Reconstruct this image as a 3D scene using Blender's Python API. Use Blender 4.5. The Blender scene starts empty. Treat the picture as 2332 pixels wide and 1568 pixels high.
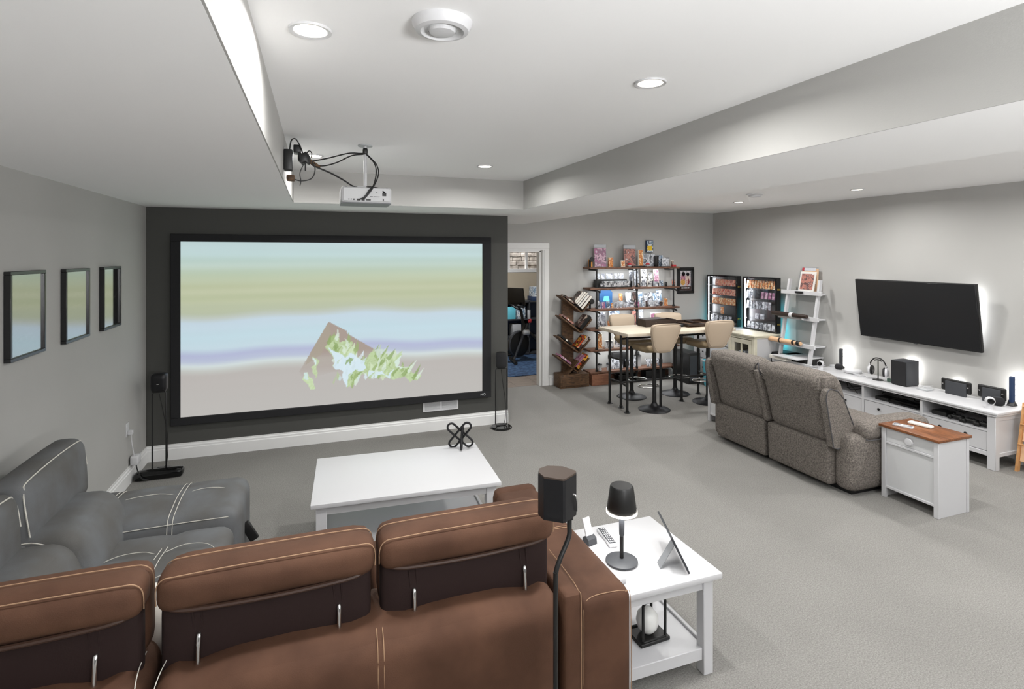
import bpy, bmesh, math, random
import numpy as np
from mathutils import Vector, Matrix
R = random.Random(7)
SC = bpy.context.scene
COL = SC.collection
# ------------------------------------------------------------------ camera
cd = bpy.data.cameras.new('camera'); cam = bpy.data.objects.new('camera', cd); COL.objects.link(cam)
cam.location = (0, 0, 2.0)
cam.rotation_euler = (math.radians(90), 0, math.radians(-19.8))
cd.sensor_width = 36.0; cd.lens = 36.0 * 1235 / 2332
cd.shift_y = -(784 - 580) / 2332.0
cd.clip_start = 0.05
SC.camera = cam
# ------------------------------------------------------------------ world and exposure
w = bpy.data.worlds.new('world'); SC.world = w; w.use_nodes = True
w.node_tree.nodes['Background'].inputs[0].default_value = (1.0, 0.98, 0.95, 1)
w.node_tree.nodes['Background'].inputs[1].default_value = 0.15
vs = SC.view_settings
vs.view_transform = 'Standard'; vs.look = 'None'; vs.exposure = 0.16; vs.gamma = 1.0; vs.use_curve_mapping = False
POT_W = 17.0          # watts of one recessed ceiling light
# two unseen fill lights added behind the viewpoint, aimed forward and up so that they bounce off the ceiling
for n_, loc_, az_, e_ in (('added_bounce_left', (1.3, -1.5, 1.75), 25, 190), ('added_bounce_right', (4.7, -1.5, 1.75), -4, 120)):
    l = bpy.data.lights.new(n_, 'AREA'); l.shape = 'RECTANGLE'; l.size = .9; l.size_y = .9; l.energy = e_; l.color = (.99, .995, 1)
    lo = bpy.data.objects.new(n_, l); COL.objects.link(lo); lo.location = loc_; lo.rotation_euler = (math.radians(90 + 70), 0, math.radians(az_))
# ------------------------------------------------------------------ room figures (metres)
XL, XR, YS, YB, YF = -1.55, 6.45, 6.12, 7.65, -2.2      # left, right, screen wall, door wall, open end behind the camera
ZU, ZB, ZR = 2.755, 2.465, 2.715                         # raised ceiling, bulkheads, right-hand ceiling
XB0, XB1, XB2, YB0 = -0.2, 2.0, 2.94, 5.2                # bulkhead edges
XS = 2.15                                                # free end of the screen wall

# ------------------------------------------------------------------ materials
def lin(c):
    if isinstance(c, str):
        c = [int(c[i:i+2], 16) / 255 for i in (0, 2, 4)]
    return tuple(((v / 12.92) if v <= 0.04045 else ((v + 0.055) / 1.055) ** 2.4) for v in c[:3]) + (1,)
MATS = {}
def mat(name, col='808080', rough=0.6, metal=0.0, emit=None, es=1.0, noise=0, ncol=None, nscale=20, bump=0, bscale=80, spec=0.5, coat=0, wood=False, stretch=(1, 1, 1), sheen=0, attr=None, detail=3, nlo=.35, nhi=.65):
    if name in MATS: return MATS[name]
    m = bpy.data.materials.new(name); m.use_nodes = True
    nt = m.node_tree; N = nt.nodes; L = nt.links; p = N['Principled BSDF']
    p.inputs['Base Color'].default_value = lin(col)
    p.inputs['Roughness'].default_value = rough; p.inputs['Metallic'].default_value = metal
    p.inputs['Specular IOR Level'].default_value = spec
    if coat: p.inputs['Coat Weight'].default_value = coat; p.inputs['Coat Roughness'].default_value = 0.05
    if sheen: p.inputs['Sheen Weight'].default_value = sheen; p.inputs['Sheen Roughness'].default_value = 0.4
    if emit: p.inputs['Emission Color'].default_value = lin(emit); p.inputs['Emission Strength'].default_value = es
    if attr:
        a = N.new('ShaderNodeAttribute'); a.attribute_name = 'Col'
        if attr == 'base': L.new(a.outputs['Color'], p.inputs['Base Color'])
        else:
            L.new(a.outputs['Color'], p.inputs['Emission Color']); p.inputs['Emission Strength'].default_value = es
            p.inputs['Base Color'].default_value = (.02, .02, .02, 1)
    if noise or bump:
        tc = N.new('ShaderNodeTexCoord'); mp = N.new('ShaderNodeMapping'); mp.inputs['Scale'].default_value = stretch
        L.new(tc.outputs['Object'], mp.inputs['Vector'])
    if ncol:
        tx = N.new('ShaderNodeTexNoise'); tx.inputs['Scale'].default_value = nscale; tx.inputs['Detail'].default_value = detail
        L.new(mp.outputs[0], tx.inputs['Vector'])
        if wood: tx.inputs['Distortion'].default_value = 1.2
        cr = N.new('ShaderNodeValToRGB'); cr.color_ramp.elements[0].color = lin(col); cr.color_ramp.elements[1].color = lin(ncol)
        cr.color_ramp.elements[0].position = nlo; cr.color_ramp.elements[1].position = nhi
        L.new(tx.outputs['Fac'], cr.inputs['Fac']); L.new(cr.outputs['Color'], p.inputs['Base Color'])
    if bump:
        bt = N.new('ShaderNodeTexNoise'); bt.inputs['Scale'].default_value = bscale; bt.inputs['Detail'].default_value = 2
        L.new(mp.outputs[0], bt.inputs['Vector'])
        b = N.new('ShaderNodeBump'); b.inputs['Strength'].default_value = bump; b.inputs['Distance'].default_value = 0.01
        L.new(bt.outputs['Fac'], b.inputs['Height']); L.new(b.outputs['Normal'], p.inputs['Normal'])
    MATS[name] = m
    return m
def glassmat(name, tint=(1, 1, 1), f0=0.04, rough=.02):
    """clear sheet: see-through, with a mirror share that grows towards grazing angles"""
    m = bpy.data.materials.new(name); m.use_nodes = True
    nt = m.node_tree; N = nt.nodes; L = nt.links; N.remove(N['Principled BSDF'])
    t = N.new('ShaderNodeBsdfTransparent'); t.inputs[0].default_value = (*tint, 1)
    g = N.new('ShaderNodeBsdfGlossy'); g.inputs['Roughness'].default_value = rough
    lw = N.new('ShaderNodeLayerWeight'); lw.inputs['Blend'].default_value = .5
    pw = N.new('ShaderNodeMath'); pw.operation = 'POWER'; pw.inputs[1].default_value = 5; L.new(lw.outputs['Facing'], pw.inputs[0])
    ma = N.new('ShaderNodeMath'); ma.operation = 'MULTIPLY_ADD'; ma.inputs[1].default_value = 1 - f0; ma.inputs[2].default_value = f0; L.new(pw.outputs[0], ma.inputs[0])
    mx = N.new('ShaderNodeMixShader'); L.new(ma.outputs[0], mx.inputs[0]); L.new(t.outputs[0], mx.inputs[1]); L.new(g.outputs[0], mx.inputs[2])
    L.new(mx.outputs[0], N['Material Output'].inputs['Surface']); MATS[name] = m; return m
def printmat(name, cols, scale=9, seed=0.0, rough=0.35, const=False):
    """abstract printed picture: blotches of a few inks, different on every object that carries it"""
    m = bpy.data.materials.new(name); m.use_nodes = True
    nt = m.node_tree; N = nt.nodes; L = nt.links; p = N['Principled BSDF']; p.inputs['Roughness'].default_value = rough
    tc = N.new('ShaderNodeTexCoord'); oi = N.new('ShaderNodeObjectInfo')
    ad = N.new('ShaderNodeVectorMath'); ad.operation = 'ADD'
    ml = N.new('ShaderNodeMath'); ml.operation = 'MULTIPLY'; ml.inputs[1].default_value = 37.0; L.new(oi.outputs['Random'], ml.inputs[0])
    L.new(tc.outputs['Object'], ad.inputs[0]); L.new(ml.outputs[0], ad.inputs[1])
    tx = N.new('ShaderNodeTexNoise'); tx.inputs['Scale'].default_value = scale; tx.inputs['Detail'].default_value = 2.5; L.new(ad.outputs[0], tx.inputs['Vector'])
    cr = N.new('ShaderNodeValToRGB'); cr.color_ramp.interpolation = 'CONSTANT' if const else 'EASE'
    n = len(cols)
    while len(cr.color_ramp.elements) < n: cr.color_ramp.elements.new(0.5)
    for i, c in enumerate(cols):
        cr.color_ramp.elements[i].position = 0.28 + 0.44 * i / max(1, n - 1); cr.color_ramp.elements[i].color = lin(c)
    L.new(tx.outputs['Fac'], cr.inputs['Fac']); L.new(cr.outputs['Color'], p.inputs['Base Color']); MATS[name] = m; return m

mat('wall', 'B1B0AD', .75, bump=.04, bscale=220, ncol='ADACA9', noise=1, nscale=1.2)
mat('wall_dark', '474744', .8, bump=.04, bscale=220)
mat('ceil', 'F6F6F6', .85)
mat('trim', 'E4E4E3', .4)
mat('white', 'C9C9CB', .35)
mat('white2', 'C9CACB', .45)
mat('cream', 'DAD5C2', .45, ncol='D2CCB6', noise=1, nscale=6)
mat('black', '141414', .45); mat('blackgloss', '0A0A0B', .12); mat('blackmet', '17171A', .4, metal=.3)
mat('blackfab', '1E1E20', .9, bump=.3, bscale=600)
mat('dgrey', '3A3C40', .5); mat('mgrey', '75777A', .5); mat('lgrey', 'B4B6B8', .45)
mat('chrome', 'D8D8D8', .15, metal=1.0); mat('brass', 'C9A55A', .3, metal=1.0)
mat('brownfab', '5A3E2E', .78, bump=.12, bscale=350, ncol='493022', noise=1, nscale=5, spec=.3)
mat('brownfab_screenlit', '646668', .78, bump=.12, bscale=350, ncol='585755', noise=1, nscale=5, spec=.3)  # same sofa fabric for the left run, cool screen light put into its colour
mat('darkvel', '251715', .8, bump=.08, bscale=200, spec=.3)
mat('thread', 'C6C3BA', .8); mat('pipe_brown', '3E2A20', .5); mat('thread_tan', '9C7D62', .8); mat('cap_warm_reflection', '41352D', .45)
mat('tweed', '88817A', .95, ncol='55504C', noise=1, nscale=90, bump=.5, bscale=170, detail=5, spec=.2, nlo=.3, nhi=.7)
mat('tweedpipe', '4B4A4C', .9)
mat('tan', 'B9A792', .5, bump=.05, bscale=160); mat('tan_seat', '8E7C60', .55)
mat('oak', '8A5530', .4, ncol='5E361C', noise=1, nscale=7, wood=True, stretch=(6, 1, 6))
mat('rustic', '6B4E33', .65, ncol='3D2B1D', noise=1, nscale=9, wood=True, stretch=(1, 6, 5), bump=.15, bscale=40)
mat('shelfwood', '7C5844', .6, ncol='573A2C', noise=1, nscale=8, wood=True, stretch=(1, 6, 6))
mat('reddish', '93654C', .6, ncol='7A4E3A', noise=1, nscale=8, wood=True, stretch=(1, 6, 6))
mat('bamboo', 'CF9F6D', .5, ncol='BD8853', noise=1, nscale=8, wood=True, stretch=(6, 6, 1)); mat('peach', 'E0B892', .8)
mat('tabletop', 'D9CFBE', .5, ncol='CFC3AE', noise=1, nscale=6, wood=True, stretch=(1, 8, 1))
mat('darkwood', '33231B', .5, ncol='22170F', noise=1, nscale=7, wood=True, stretch=(1, 6, 6))
mat('paper', 'E7E3DA', .8); mat('yellow', 'E8C22A', .6); mat('orange', 'DE9A45', .6); mat('red', 'B8323A', .5); mat('pink', 'D27A95', .6)
mat('cyan', '6AC6D8', .5); mat('blue', '2D5E92', .5); mat('navy', '26395A', .5); mat('olive', '7E8F6C', .5); mat('teal', '5E786B', .6)
mat('lamp_glow', 'FFFFFF', .5, emit='FFF6E8', es=7.0); mat('pot_glow', 'FFFFFF', .5, emit='FFF1DC', es=6.0)
mat('led_white', 'FFFFFF', .5, emit='F6FAFF', es=9.0); mat('led_cyan', 'FFFFFF', .5, emit='38D8F0', es=9.0)
mat('bar_glow', 'FFFFFF', .5, emit='FFFFFF', es=14.0)
mat('tvglass', '1E1F21', .32, spec=.5)
mat('globe', 'EFEFEC', .3)
mat('plank', '8C7F74', .5, ncol='6F655C', noise=1, nscale=5, wood=True, stretch=(1, 7, 1))
mat('rug', '3F5B7C', .95, ncol='1F3350', noise=1, nscale=18, bump=.4, bscale=90)
mat('gymwall', 'B8AC98', .8)
mat('stone', '8A8580', .9, ncol='5E5954', noise=1, nscale=9, bump=.4, bscale=30)
glassmat('glass'); glassmat('acrylic', (.97, .98, 1))
mat('poster', '202020', .12, attr='base', coat=1.0)
mat('screen', '000000', .9, attr='emit', es=.8)
BW = printmat('p_bw', ['E8E8E8', '3A3A3E', 'D8D8DA', '8A8C92', '202024'], 13)
WARM = printmat('p_warm', ['E9D8C6', 'D7654B', 'E7B89C', '9B3A30', 'F0DCC0'], 20)
BLUE = printmat('p_blue', ['CBD5DC', '6A87A2', 'E4E8EA', '3C4A60', 'AEC0CC'], 16)
PINK = printmat('p_pink', ['D2C8CE', 'A85C82', '8A6478', 'D8B0BE', '5E4656'], 14)
ORNG = printmat('p_orange', ['EDE0C8', 'DE9A55', 'B96A3C', 'F2D6A8', '6E4630'], 20)
GREY = printmat('p_grey', ['C6C8CC', '8F9298', 'E2E4E6', '54565C', 'A8ABB0'], 11)
DARK = printmat('p_dark', ['1B1716', '5A4038', '0E0D0D', 'B9A79A', '2A1F1C'], 14)
FIRE = printmat('p_fire', ['6E1C18', 'E0A23C', '2A1412', 'D8582E', 'EAD8A8'], 11)
RED = printmat('p_red', ['B4908A', '5E4A4A', 'C28474', '8C5A54', 'D8CCC6'], 16)

# ------------------------------------------------------------------ mesh helpers (all coordinates in metres, world unless stated)
def nb(): return bmesh.new()
def box(bm, x0, x1, y0, y1, z0, z1, bev=0, seg=1):
    r = bmesh.ops.create_cube(bm, size=1.0); vs_ = r['verts']
    for v in vs_:
        v.co = Vector(((x0 + x1) / 2 + v.co.x * (x1 - x0), (y0 + y1) / 2 + v.co.y * (y1 - y0), (z0 + z1) / 2 + v.co.z * (z1 - z0)))
    if bev:
        bmesh.ops.bevel(bm, geom=list({e for v in vs_ for e in v.link_edges}), offset=bev, segments=seg, profile=0.5, affect='EDGES')
    return bm
def xf(bm, M, start=0):
    bm.verts.ensure_lookup_table()
    for v in list(bm.verts)[start:]: v.co = M @ v.co
    return bm
def obox(bm, c, size, rot=(0, 0, 0), bev=0, seg=1):
    """box of a size at a centre, turned by euler angles"""
    n = len(bm.verts); t = nb(); box(t, -size[0] / 2, size[0] / 2, -size[1] / 2, size[1] / 2, -size[2] / 2, size[2] / 2, bev, seg)
    from mathutils import Euler
    xf(t, Matrix.Translation(c) @ Euler(rot).to_matrix().to_4x4()); join(bm, t); return bm
def join(bm, t):
    vm = {}
    for v in t.verts: vm[v] = bm.verts.new(v.co)
    for f in t.faces:
        try: nf = bm.faces.new([vm[v] for v in f.verts]); nf.smooth = f.smooth
        except ValueError: pass
    t.free(); return bm
def lathe(bm, prof, seg=24, c=(0, 0, 0), M=None, closed=False):
    rings = []
    for r, z in prof:
        if r < 1e-5: rings.append([bm.verts.new(Vector((0, 0, z)))])
        else: rings.append([bm.verts.new(Vector((r * math.cos(2 * math.pi * i / seg), r * math.sin(2 * math.pi * i / seg), z))) for i in range(seg)])
    T = Matrix.Translation(c) @ (M or Matrix.Identity(4))
    for rg in rings:
        for v in rg: v.co = T @ v.co
    for a, b in zip(rings, rings[1:]):
        for i in range(seg):
            j = (i + 1) % seg
            if len(a) == 1 and len(b) == 1: continue
            if len(a) == 1: bm.faces.new((a[0], b[j], b[i]))
            elif len(b) == 1: bm.faces.new((a[i], a[j], b[0]))
            else: bm.faces.new((a[i], a[j], b[j], b[i]))
    return bm
def disc(bm, c, r, h, seg=24, bev=.003):
    return lathe(bm, [(0, 0), (r - bev, 0), (r, bev), (r, h - bev), (r - bev, h), (0, h)], seg, c)
def spline(pts, k=6, closed=False):
    P = [Vector(p) for p in pts]; n = len(P); out = []
    rng = range(n if closed else n - 1)
    for i in rng:
        p0 = P[(i - 1) % n] if closed or i > 0 else P[0] * 2 - P[1]
        p1 = P[i]; p2 = P[(i + 1) % n]
        p3 = P[(i + 2) % n] if closed or i + 2 < n else P[-1] * 2 - P[-2]
        for s in range(k):
            t = s / k
            out.append(.5 * ((2 * p1) + (p2 - p0) * t + (2 * p0 - 5 * p1 + 4 * p2 - p3) * t * t + (3 * p1 - p0 - 3 * p2 + p3) * t ** 3))
    if not closed: out.append(P[-1])
    return out
def tube(bm, pts, r, seg=8, closed=False, sm=0, flat=None):
    P = spline(pts, sm, closed) if sm else [Vector(p) for p in pts]
    n = len(P); rings = []; up = None
    for i in range(n):
        if closed: d = P[(i + 1) % n] - P[i - 1]
        else: d = P[min(i + 1, n - 1)] - P[max(i - 1, 0)]
        if d.length < 1e-9: d = Vector((0, 0, 1))
        d.normalize()
        if up is None:
            up = Vector((0, 0, 1)) if abs(d.z) < .9 else Vector((1, 0, 0))
        a = up - d * up.dot(d)
        if a.length < 1e-6: a = d.orthogonal()
        a.normalize(); up = a; b = d.cross(a)
        rr = r[i] if isinstance(r, list) else r
        rings.append([bm.verts.new(P[i] + (a * math.cos(2 * math.pi * k / seg) + b * math.sin(2 * math.pi * k / seg)) * rr) for k in range(seg)])
    for i in range(n if closed else n - 1):
        a, b = rings[i], rings[(i + 1) % n]
        for k in range(seg):
            j = (k + 1) % seg; bm.faces.new((a[k], a[j], b[j], b[k]))
    if not closed:
        bm.faces.new(rings[0][::-1]); bm.faces.new(rings[-1])
    return bm
def prism(bm, poly, axis, a, b):
    """polygon of (p,q) pairs pushed along an axis; x -> (y,z), y -> (x,z), z -> (x,y)"""
    def co(p, q, t): return {'x': (t, p, q), 'y': (p, t, q), 'z': (p, q, t)}[axis]
    A = [bm.verts.new(co(p, q, a)) for p, q in poly]; B = [bm.verts.new(co(p, q, b)) for p, q in poly]
    n = len(poly)
    for i in range(n): bm.faces.new((A[i], A[(i + 1) % n], B[(i + 1) % n], B[i]))
    bm.faces.new(A[::-1]); bm.faces.new(B)
    bmesh.ops.recalc_face_normals(bm, faces=bm.faces); return bm
def cush(bm, x0, x1, y0, y1, z0, z1, r=.04, n=10, puff=(0, 0, 0), f=None):
    """soft block: rounded box with puffed faces and an optional bend f(x,y,z)->(x,y,z) in world coordinates"""
    c = Vector(((x0 + x1) / 2, (y0 + y1) / 2, (z0 + z1) / 2)); h = ((x1 - x0) / 2, (y1 - y0) / 2, (z1 - z0) / 2)
    r = min(r, min(h) * .98); V = {}
    def vert(a):
        key = tuple(round(t, 5) for t in a)
        if key in V: return V[key]
        t = [math.sin(math.pi / 2 * q) for q in a]
        p = [h[i] * t[i] for i in range(3)]
        inn = [max(-(h[i] - r), min(h[i] - r, p[i])) for i in range(3)]
        d = Vector([p[i] - inn[i] for i in range(3)])
        if d.length > 1e-9: d = d.normalized() * r
        p = [inn[i] + d[i] for i in range(3)]
        for i in range(3):
            if puff[i]:
                j, k = [q for q in range(3) if q != i]
                p[i] += puff[i] * (t[i] if abs(t[i]) < 1 else math.copysign(1, t[i])) * (1 - t[j] ** 2) * (1 - t[k] ** 2)
        q = c + Vector(p)
        if f: q = Vector(f(*q))
        V[key] = bm.verts.new(q); return V[key]
    for ax in range(3):
        for s in (-1, 1):
            for i in range(n):
                for j in range(n):
                    cs = []
                    for (a, b) in ((i, j), (i + 1, j), (i + 1, j + 1), (i, j + 1)):
                        v = [0, 0, 0]; v[ax] = s; v[(ax + 1) % 3] = -1 + 2 * a / n; v[(ax + 2) % 3] = -1 + 2 * b / n
                        cs.append(vert(v))
                    if s < 0: cs.reverse()
                    try: bm.faces.new(cs)
                    except ValueError: pass
    return bm

# ------------------------------------------------------------------ object helpers
ORG = {}
def tag(o, label=None, cat=None, group=None, kind=None):
    if label: o['label'] = label
    if cat: o['category'] = cat
    if group: o['group'] = group
    if kind: o['kind'] = kind
    return o
def link(name, bm, m, loc, smooth):
    me = bpy.data.meshes.new(name); bmesh.ops.recalc_face_normals(bm, faces=bm.faces)
    bm.to_mesh(me); bm.free()
    if smooth:
        me.shade_smooth()
        try: me.set_sharp_from_angle(angle=math.radians(smooth if smooth > 1 else 40))
        except Exception: pass
    me.materials.append(MATS[m] if isinstance(m, str) else m)
    o = bpy.data.objects.new(name, me); COL.objects.link(o); o.location = loc
    return o
def thing(name, label, cat, loc=(0, 0, 0), group=None, rz=0):
    o = bpy.data.objects.new(name, None); COL.objects.link(o); o.location = loc; o.rotation_euler = (0, 0, rz); o.empty_display_size = .05
    ORG[o] = Vector(loc); tag(o, label, cat, group); return o
def part(name, bm, m, parent, smooth=1, label=None, local=False):
    """a part (or sub-part) given in world coordinates; local=True when it is given in its thing's own frame"""
    if not local:
        org = ORG[parent]
        for v in bm.verts: v.co -= org
    o = link(name, bm, m, (0, 0, 0), smooth); o.parent = parent; ORG[o] = ORG[parent]
    if label: o['label'] = label
    return o
def solo(name, bm, m, label, cat, group=None, smooth=1):
    """a thing that is one mesh, origin at the middle of its base"""
    xs = [v.co.x for v in bm.verts]; ys = [v.co.y for v in bm.verts]; zs = [v.co.z for v in bm.verts]
    c = Vector(((min(xs) + max(xs)) / 2, (min(ys) + max(ys)) / 2, min(zs)))
    for v in bm.verts: v.co -= c
    o = link(name, bm, m, c, smooth); ORG[o] = c; tag(o, label, cat, group); return o
def struct(name, bm, m, label, parent=None, smooth=0):
    o = link(name, bm, m, (0, 0, 0), smooth); ORG[o] = Vector((0, 0, 0))
    if parent: o.parent = parent
    else: o['kind'] = 'structure'; o['label'] = label
    return o
def copy_tree(o, parent=None, loc=None, rz=None, label=None, group=None):
    c = o.copy(); COL.objects.link(c); c.parent = parent
    if loc is not None: c.location = loc
    if rz is not None: c.rotation_euler = (0, 0, rz)
    if label: c['label'] = label
    if group: c['group'] = group
    for ch in list(o.children): copy_tree(ch, c)
    return c
def painted(name, fn, nx, ny, frame, m, parent):
    """flat print: a fine grid coloured per vertex by fn(s,t) arrays -> rgb; frame(s,t) gives world positions"""
    s = np.linspace(0, 1, nx + 1); t = np.linspace(0, 1, ny + 1); S, Tt = np.meshgrid(s, t)
    rgb = fn(S.ravel(), Tt.ravel()); org = ORG[parent]
    o0, du, dv = [Vector(q) for q in frame]
    co = [tuple(o0 + du * a + dv * b - org) for a, b in zip(S.ravel(), Tt.ravel())]
    W = nx + 1
    fc = [(j * W + i, j * W + i + 1, (j + 1) * W + i + 1, (j + 1) * W + i) for j in range(ny) for i in range(nx)]
    me = bpy.data.meshes.new(name); me.from_pydata(co, [], fc)
    ca = me.color_attributes.new('Col', 'FLOAT_COLOR', 'POINT')
    c = np.ones((len(co), 4), np.float32); rgb = np.clip(rgb, 0, 1); c[:, :3] = np.where(rgb <= .04045, rgb / 12.92, ((rgb + .055) / 1.055) ** 2.4)
    ca.data.foreach_set('color', c.ravel()); me.materials.append(MATS[m])
    o = bpy.data.objects.new(name, me); COL.objects.link(o); o.parent = parent; ORG[o] = org
    return o
def inpoly(s, t, poly):
    ins = np.zeros(s.shape, bool); n = len(poly)
    for i in range(n):
        x1, y1 = poly[i]; x2, y2 = poly[(i + 1) % n]
        if y1 == y2: continue
        c = ((y1 > t) != (y2 > t)) & (s < (x2 - x1) * (t - y1) / (y2 - y1) + x1); ins ^= c
    return ins
ORD = ['first', 'second', 'third', 'fourth', 'fifth', 'sixth', 'seventh', 'eighth', 'ninth', 'tenth', 'eleventh', 'twelfth', 'thirteenth', 'fourteenth', 'fifteenth', 'sixteenth']
# ================================================================== THE ROOM
# carpet: fine loop pile
def carpetmat():
    m = bpy.data.materials.new('carpet'); m.use_nodes = True; nt = m.node_tree; N = nt.nodes; L = nt.links; p = N['Principled BSDF']
    p.inputs['Roughness'].default_value = .95; p.inputs['Specular IOR Level'].default_value = .1
    tc = N.new('ShaderNodeTexCoord')
    n1 = N.new('ShaderNodeTexNoise'); n1.inputs['Scale'].default_value = 140; n1.inputs['Detail'].default_value = 3; L.new(tc.outputs['Object'], n1.inputs['Vector'])
    n2 = N.new('ShaderNodeTexNoise'); n2.inputs['Scale'].default_value = 1.3; L.new(tc.outputs['Object'], n2.inputs['Vector'])
    cr = N.new('ShaderNodeValToRGB'); cr.color_ramp.elements[0].position = .3; cr.color_ramp.elements[1].position = .7
    cr.color_ramp.elements[0].color = lin('7C7A76'); cr.color_ramp.elements[1].color = lin('9C9A96'); L.new(n1.outputs['Fac'], cr.inputs['Fac'])
    mx = N.new('ShaderNodeMix'); mx.data_type = 'RGBA'; mx.blend_type = 'MULTIPLY'; mx.inputs[0].default_value = .25
    L.new(cr.outputs['Color'], mx.inputs[6]); L.new(n2.outputs['Fac'], mx.inputs[7]); L.new(mx.outputs[2], p.inputs['Base Color'])
    v = N.new('ShaderNodeTexVoronoi'); v.inputs['Scale'].default_value = 210; L.new(tc.outputs['Object'], v.inputs['Vector'])
    b = N.new('ShaderNodeBump'); b.inputs['Strength'].default_value = .5; b.inputs['Distance'].default_value = .0022; b.invert = True
    L.new(v.outputs['Distance'], b.inputs['Height']); L.new(b.outputs['Normal'], p.inputs['Normal']); MATS['carpet'] = m
carpetmat()
struct('floor', box(nb(), XL - .1, XR + .1, YF, YB + .06, -.1, 0), 'carpet', 'grey beige loop-pile carpet across the whole basement room')
struct('wall_left', box(nb(), XL - .12, XL, YF, YS + .15, 0, 2.9), 'wall', 'light grey painted left wall with the three framed posters')
struct('wall_screen', box(nb(), XL, XS, YS, YS + .15, 0, 2.9), 'wall_dark', 'charcoal painted accent wall behind the projection screen')
struct('wall_return', box(nb(), XS - .1, XS, YS + .15, YB, 0, 2.9), 'wall', 'grey wall running back from the free end of the charcoal wall')
bm = nb(); box(bm, XS - .1, 2.35, YB, YB + .12, 0, 2.9); box(bm, 3.22, XR + .12, YB, YB + .12, 0, 2.9); box(bm, 2.35, 3.22, YB, YB + .12, 2.075, 2.9)
struct('wall_back', bm, 'wall', 'grey far wall with the doorway and the pipe shelving')
struct('wall_right', box(nb(), XR, XR + .12, YF, YB, 0, 2.9), 'wall', 'light grey right wall behind the television')
struct('ceiling', box(nb(), XB0, XB1, YF, YB0, ZU, 2.95), 'ceil', 'white raised tray ceiling over the seating area')
struct('ceiling.001', box(nb(), XB2, XR + .12, YF, YB + .12, ZR, 2.95), 'ceil', 'white raised ceiling over the television and bar table side')
def bulk(name, x0, x1, y0, y1, label, face):
    o = struct(name, box(nb(), x0, x1, y0, y1, ZB, 2.95), 'ceil', label)
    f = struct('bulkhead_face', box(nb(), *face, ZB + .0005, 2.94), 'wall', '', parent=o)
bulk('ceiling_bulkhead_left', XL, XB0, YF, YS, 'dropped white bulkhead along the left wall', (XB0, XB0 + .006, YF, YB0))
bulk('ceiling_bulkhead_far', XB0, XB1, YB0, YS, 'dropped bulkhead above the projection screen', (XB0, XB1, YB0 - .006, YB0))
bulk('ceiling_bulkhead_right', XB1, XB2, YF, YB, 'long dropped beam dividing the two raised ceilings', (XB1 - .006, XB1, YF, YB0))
def baseboard(name, axis, a, b, c, sgn, label):
    """profiled skirting: along an axis from a to b, standing off the wall at c towards sgn"""
    pr = [(0, 0), (.018, 0), (.018, .105), (.013, .112), (.013, .128), (.007, .136), (.007, .15), (0, .15)]
    pts = [(c + sgn * p, q) for p, q in pr]
    struct(name, prism(nb(), pts, axis, a, b), 'trim', label)
baseboard('baseboard_screen', 'x', XL, XS, YS, -1, 'white profiled baseboard under the charcoal wall')
baseboard('baseboard_left', 'y', YF, YS, XL, 1, 'white profiled baseboard along the left wall')
baseboard('baseboard_back', 'x', 3.36, XR, YB, -1, 'white profiled baseboard along the far wall')
baseboard('baseboard_right', 'y', YF, YB, XR, -1, 'white profiled baseboard along the right wall')
# door casing and jamb
pr = [(0, 0), (.11, 0), (.11, .012), (.095, .02), (.03, .02), (.02, .012), (0, .012)]
bm = nb()
prism(bm, [(3.245 + p, YB - q) for p, q in pr], 'z', 0, 2.074)
prism(bm, [(YB - q, 2.075 + p) for p, q in pr], 'x', 2.24, 3.355)
prism(bm, [(2.325 - p, YB - q) for p, q in pr], 'z', 0, 2.074)
struct('door_1', bm, 'trim', 'white doorway casing opening into the exercise room')
d1 = bpy.data.objects['door_1']
struct('door_jamb', box(box(nb(), 3.2, 3.222, YB, YB + .12, 0, 2.06), 2.348, 2.37, YB, YB + .12, 0, 2.06), 'trim', '', parent=d1)
struct('head_jamb', box(nb(), 2.35, 3.22, YB, YB + .12, 2.045, 2.075), 'trim', '', parent=d1)
# ------------------------------------------------------------------ recessed lights
def pot(x, y, z, label, r=.068, vis=True, P=POT_W):
    t = thing('recessed_light', label, 'ceiling light', (x, y, z), 'recessed ceiling lights')
    part('trim_ring', lathe(nb(), [(r * .78, -.001), (r * .8, -.006), (r, -.008), (r * 1.02, 0.0)], 32, (x, y, z)), 'white', t)
    part('diffuser', lathe(nb(), [(0, -.0045), (r * .79, -.0045), (r * .79, 0)], 32, (x, y, z)), 'pot_glow', t)
    l = bpy.data.lights.new('recessed_lamp', 'AREA'); l.shape = 'DISK'; l.size = r * 1.7; l.energy = P; l.color = (1, .99, .975); l.spread = math.radians(168)
    lo = bpy.data.objects.new('recessed_lamp', l); COL.objects.link(lo); lo.parent = t; lo.location = (0, 0, -.012)
for x, y, lb in [(-.02, 1.94, 'recessed light nearest the camera, left of the round ceiling speaker'), (1.375, 2.03, 'recessed light in the raised ceiling right of the ceiling speaker'),
                 (1.346, 4.42, 'recessed light in the raised ceiling above the bulkhead corner'), (-.02, 4.39, 'recessed light behind the projector cables by the left bulkhead')]:
    pot(x, y, ZU, lb)
for x, y, lb in [(5.385, 5.88, 'recessed light over the display cases by the corner'), (5.556, 4.3, 'recessed light over the television console'),
                 (5.5, 2.7, 'recessed light right of the television, nearer row'), (5.5, 1.0, 'recessed light at the near end of the right wall'),
                 (3.75, 5.9, 'recessed light above the bar table beside the beam'), (3.75, 4.3, 'recessed light beside the beam above the recliner'),
                 (3.75, 2.7, 'recessed light beside the beam above the open carpet'), (3.75, 1.0, 'recessed light beside the beam near the viewpoint')]:
    pot(x, y, ZR, lb)
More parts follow.
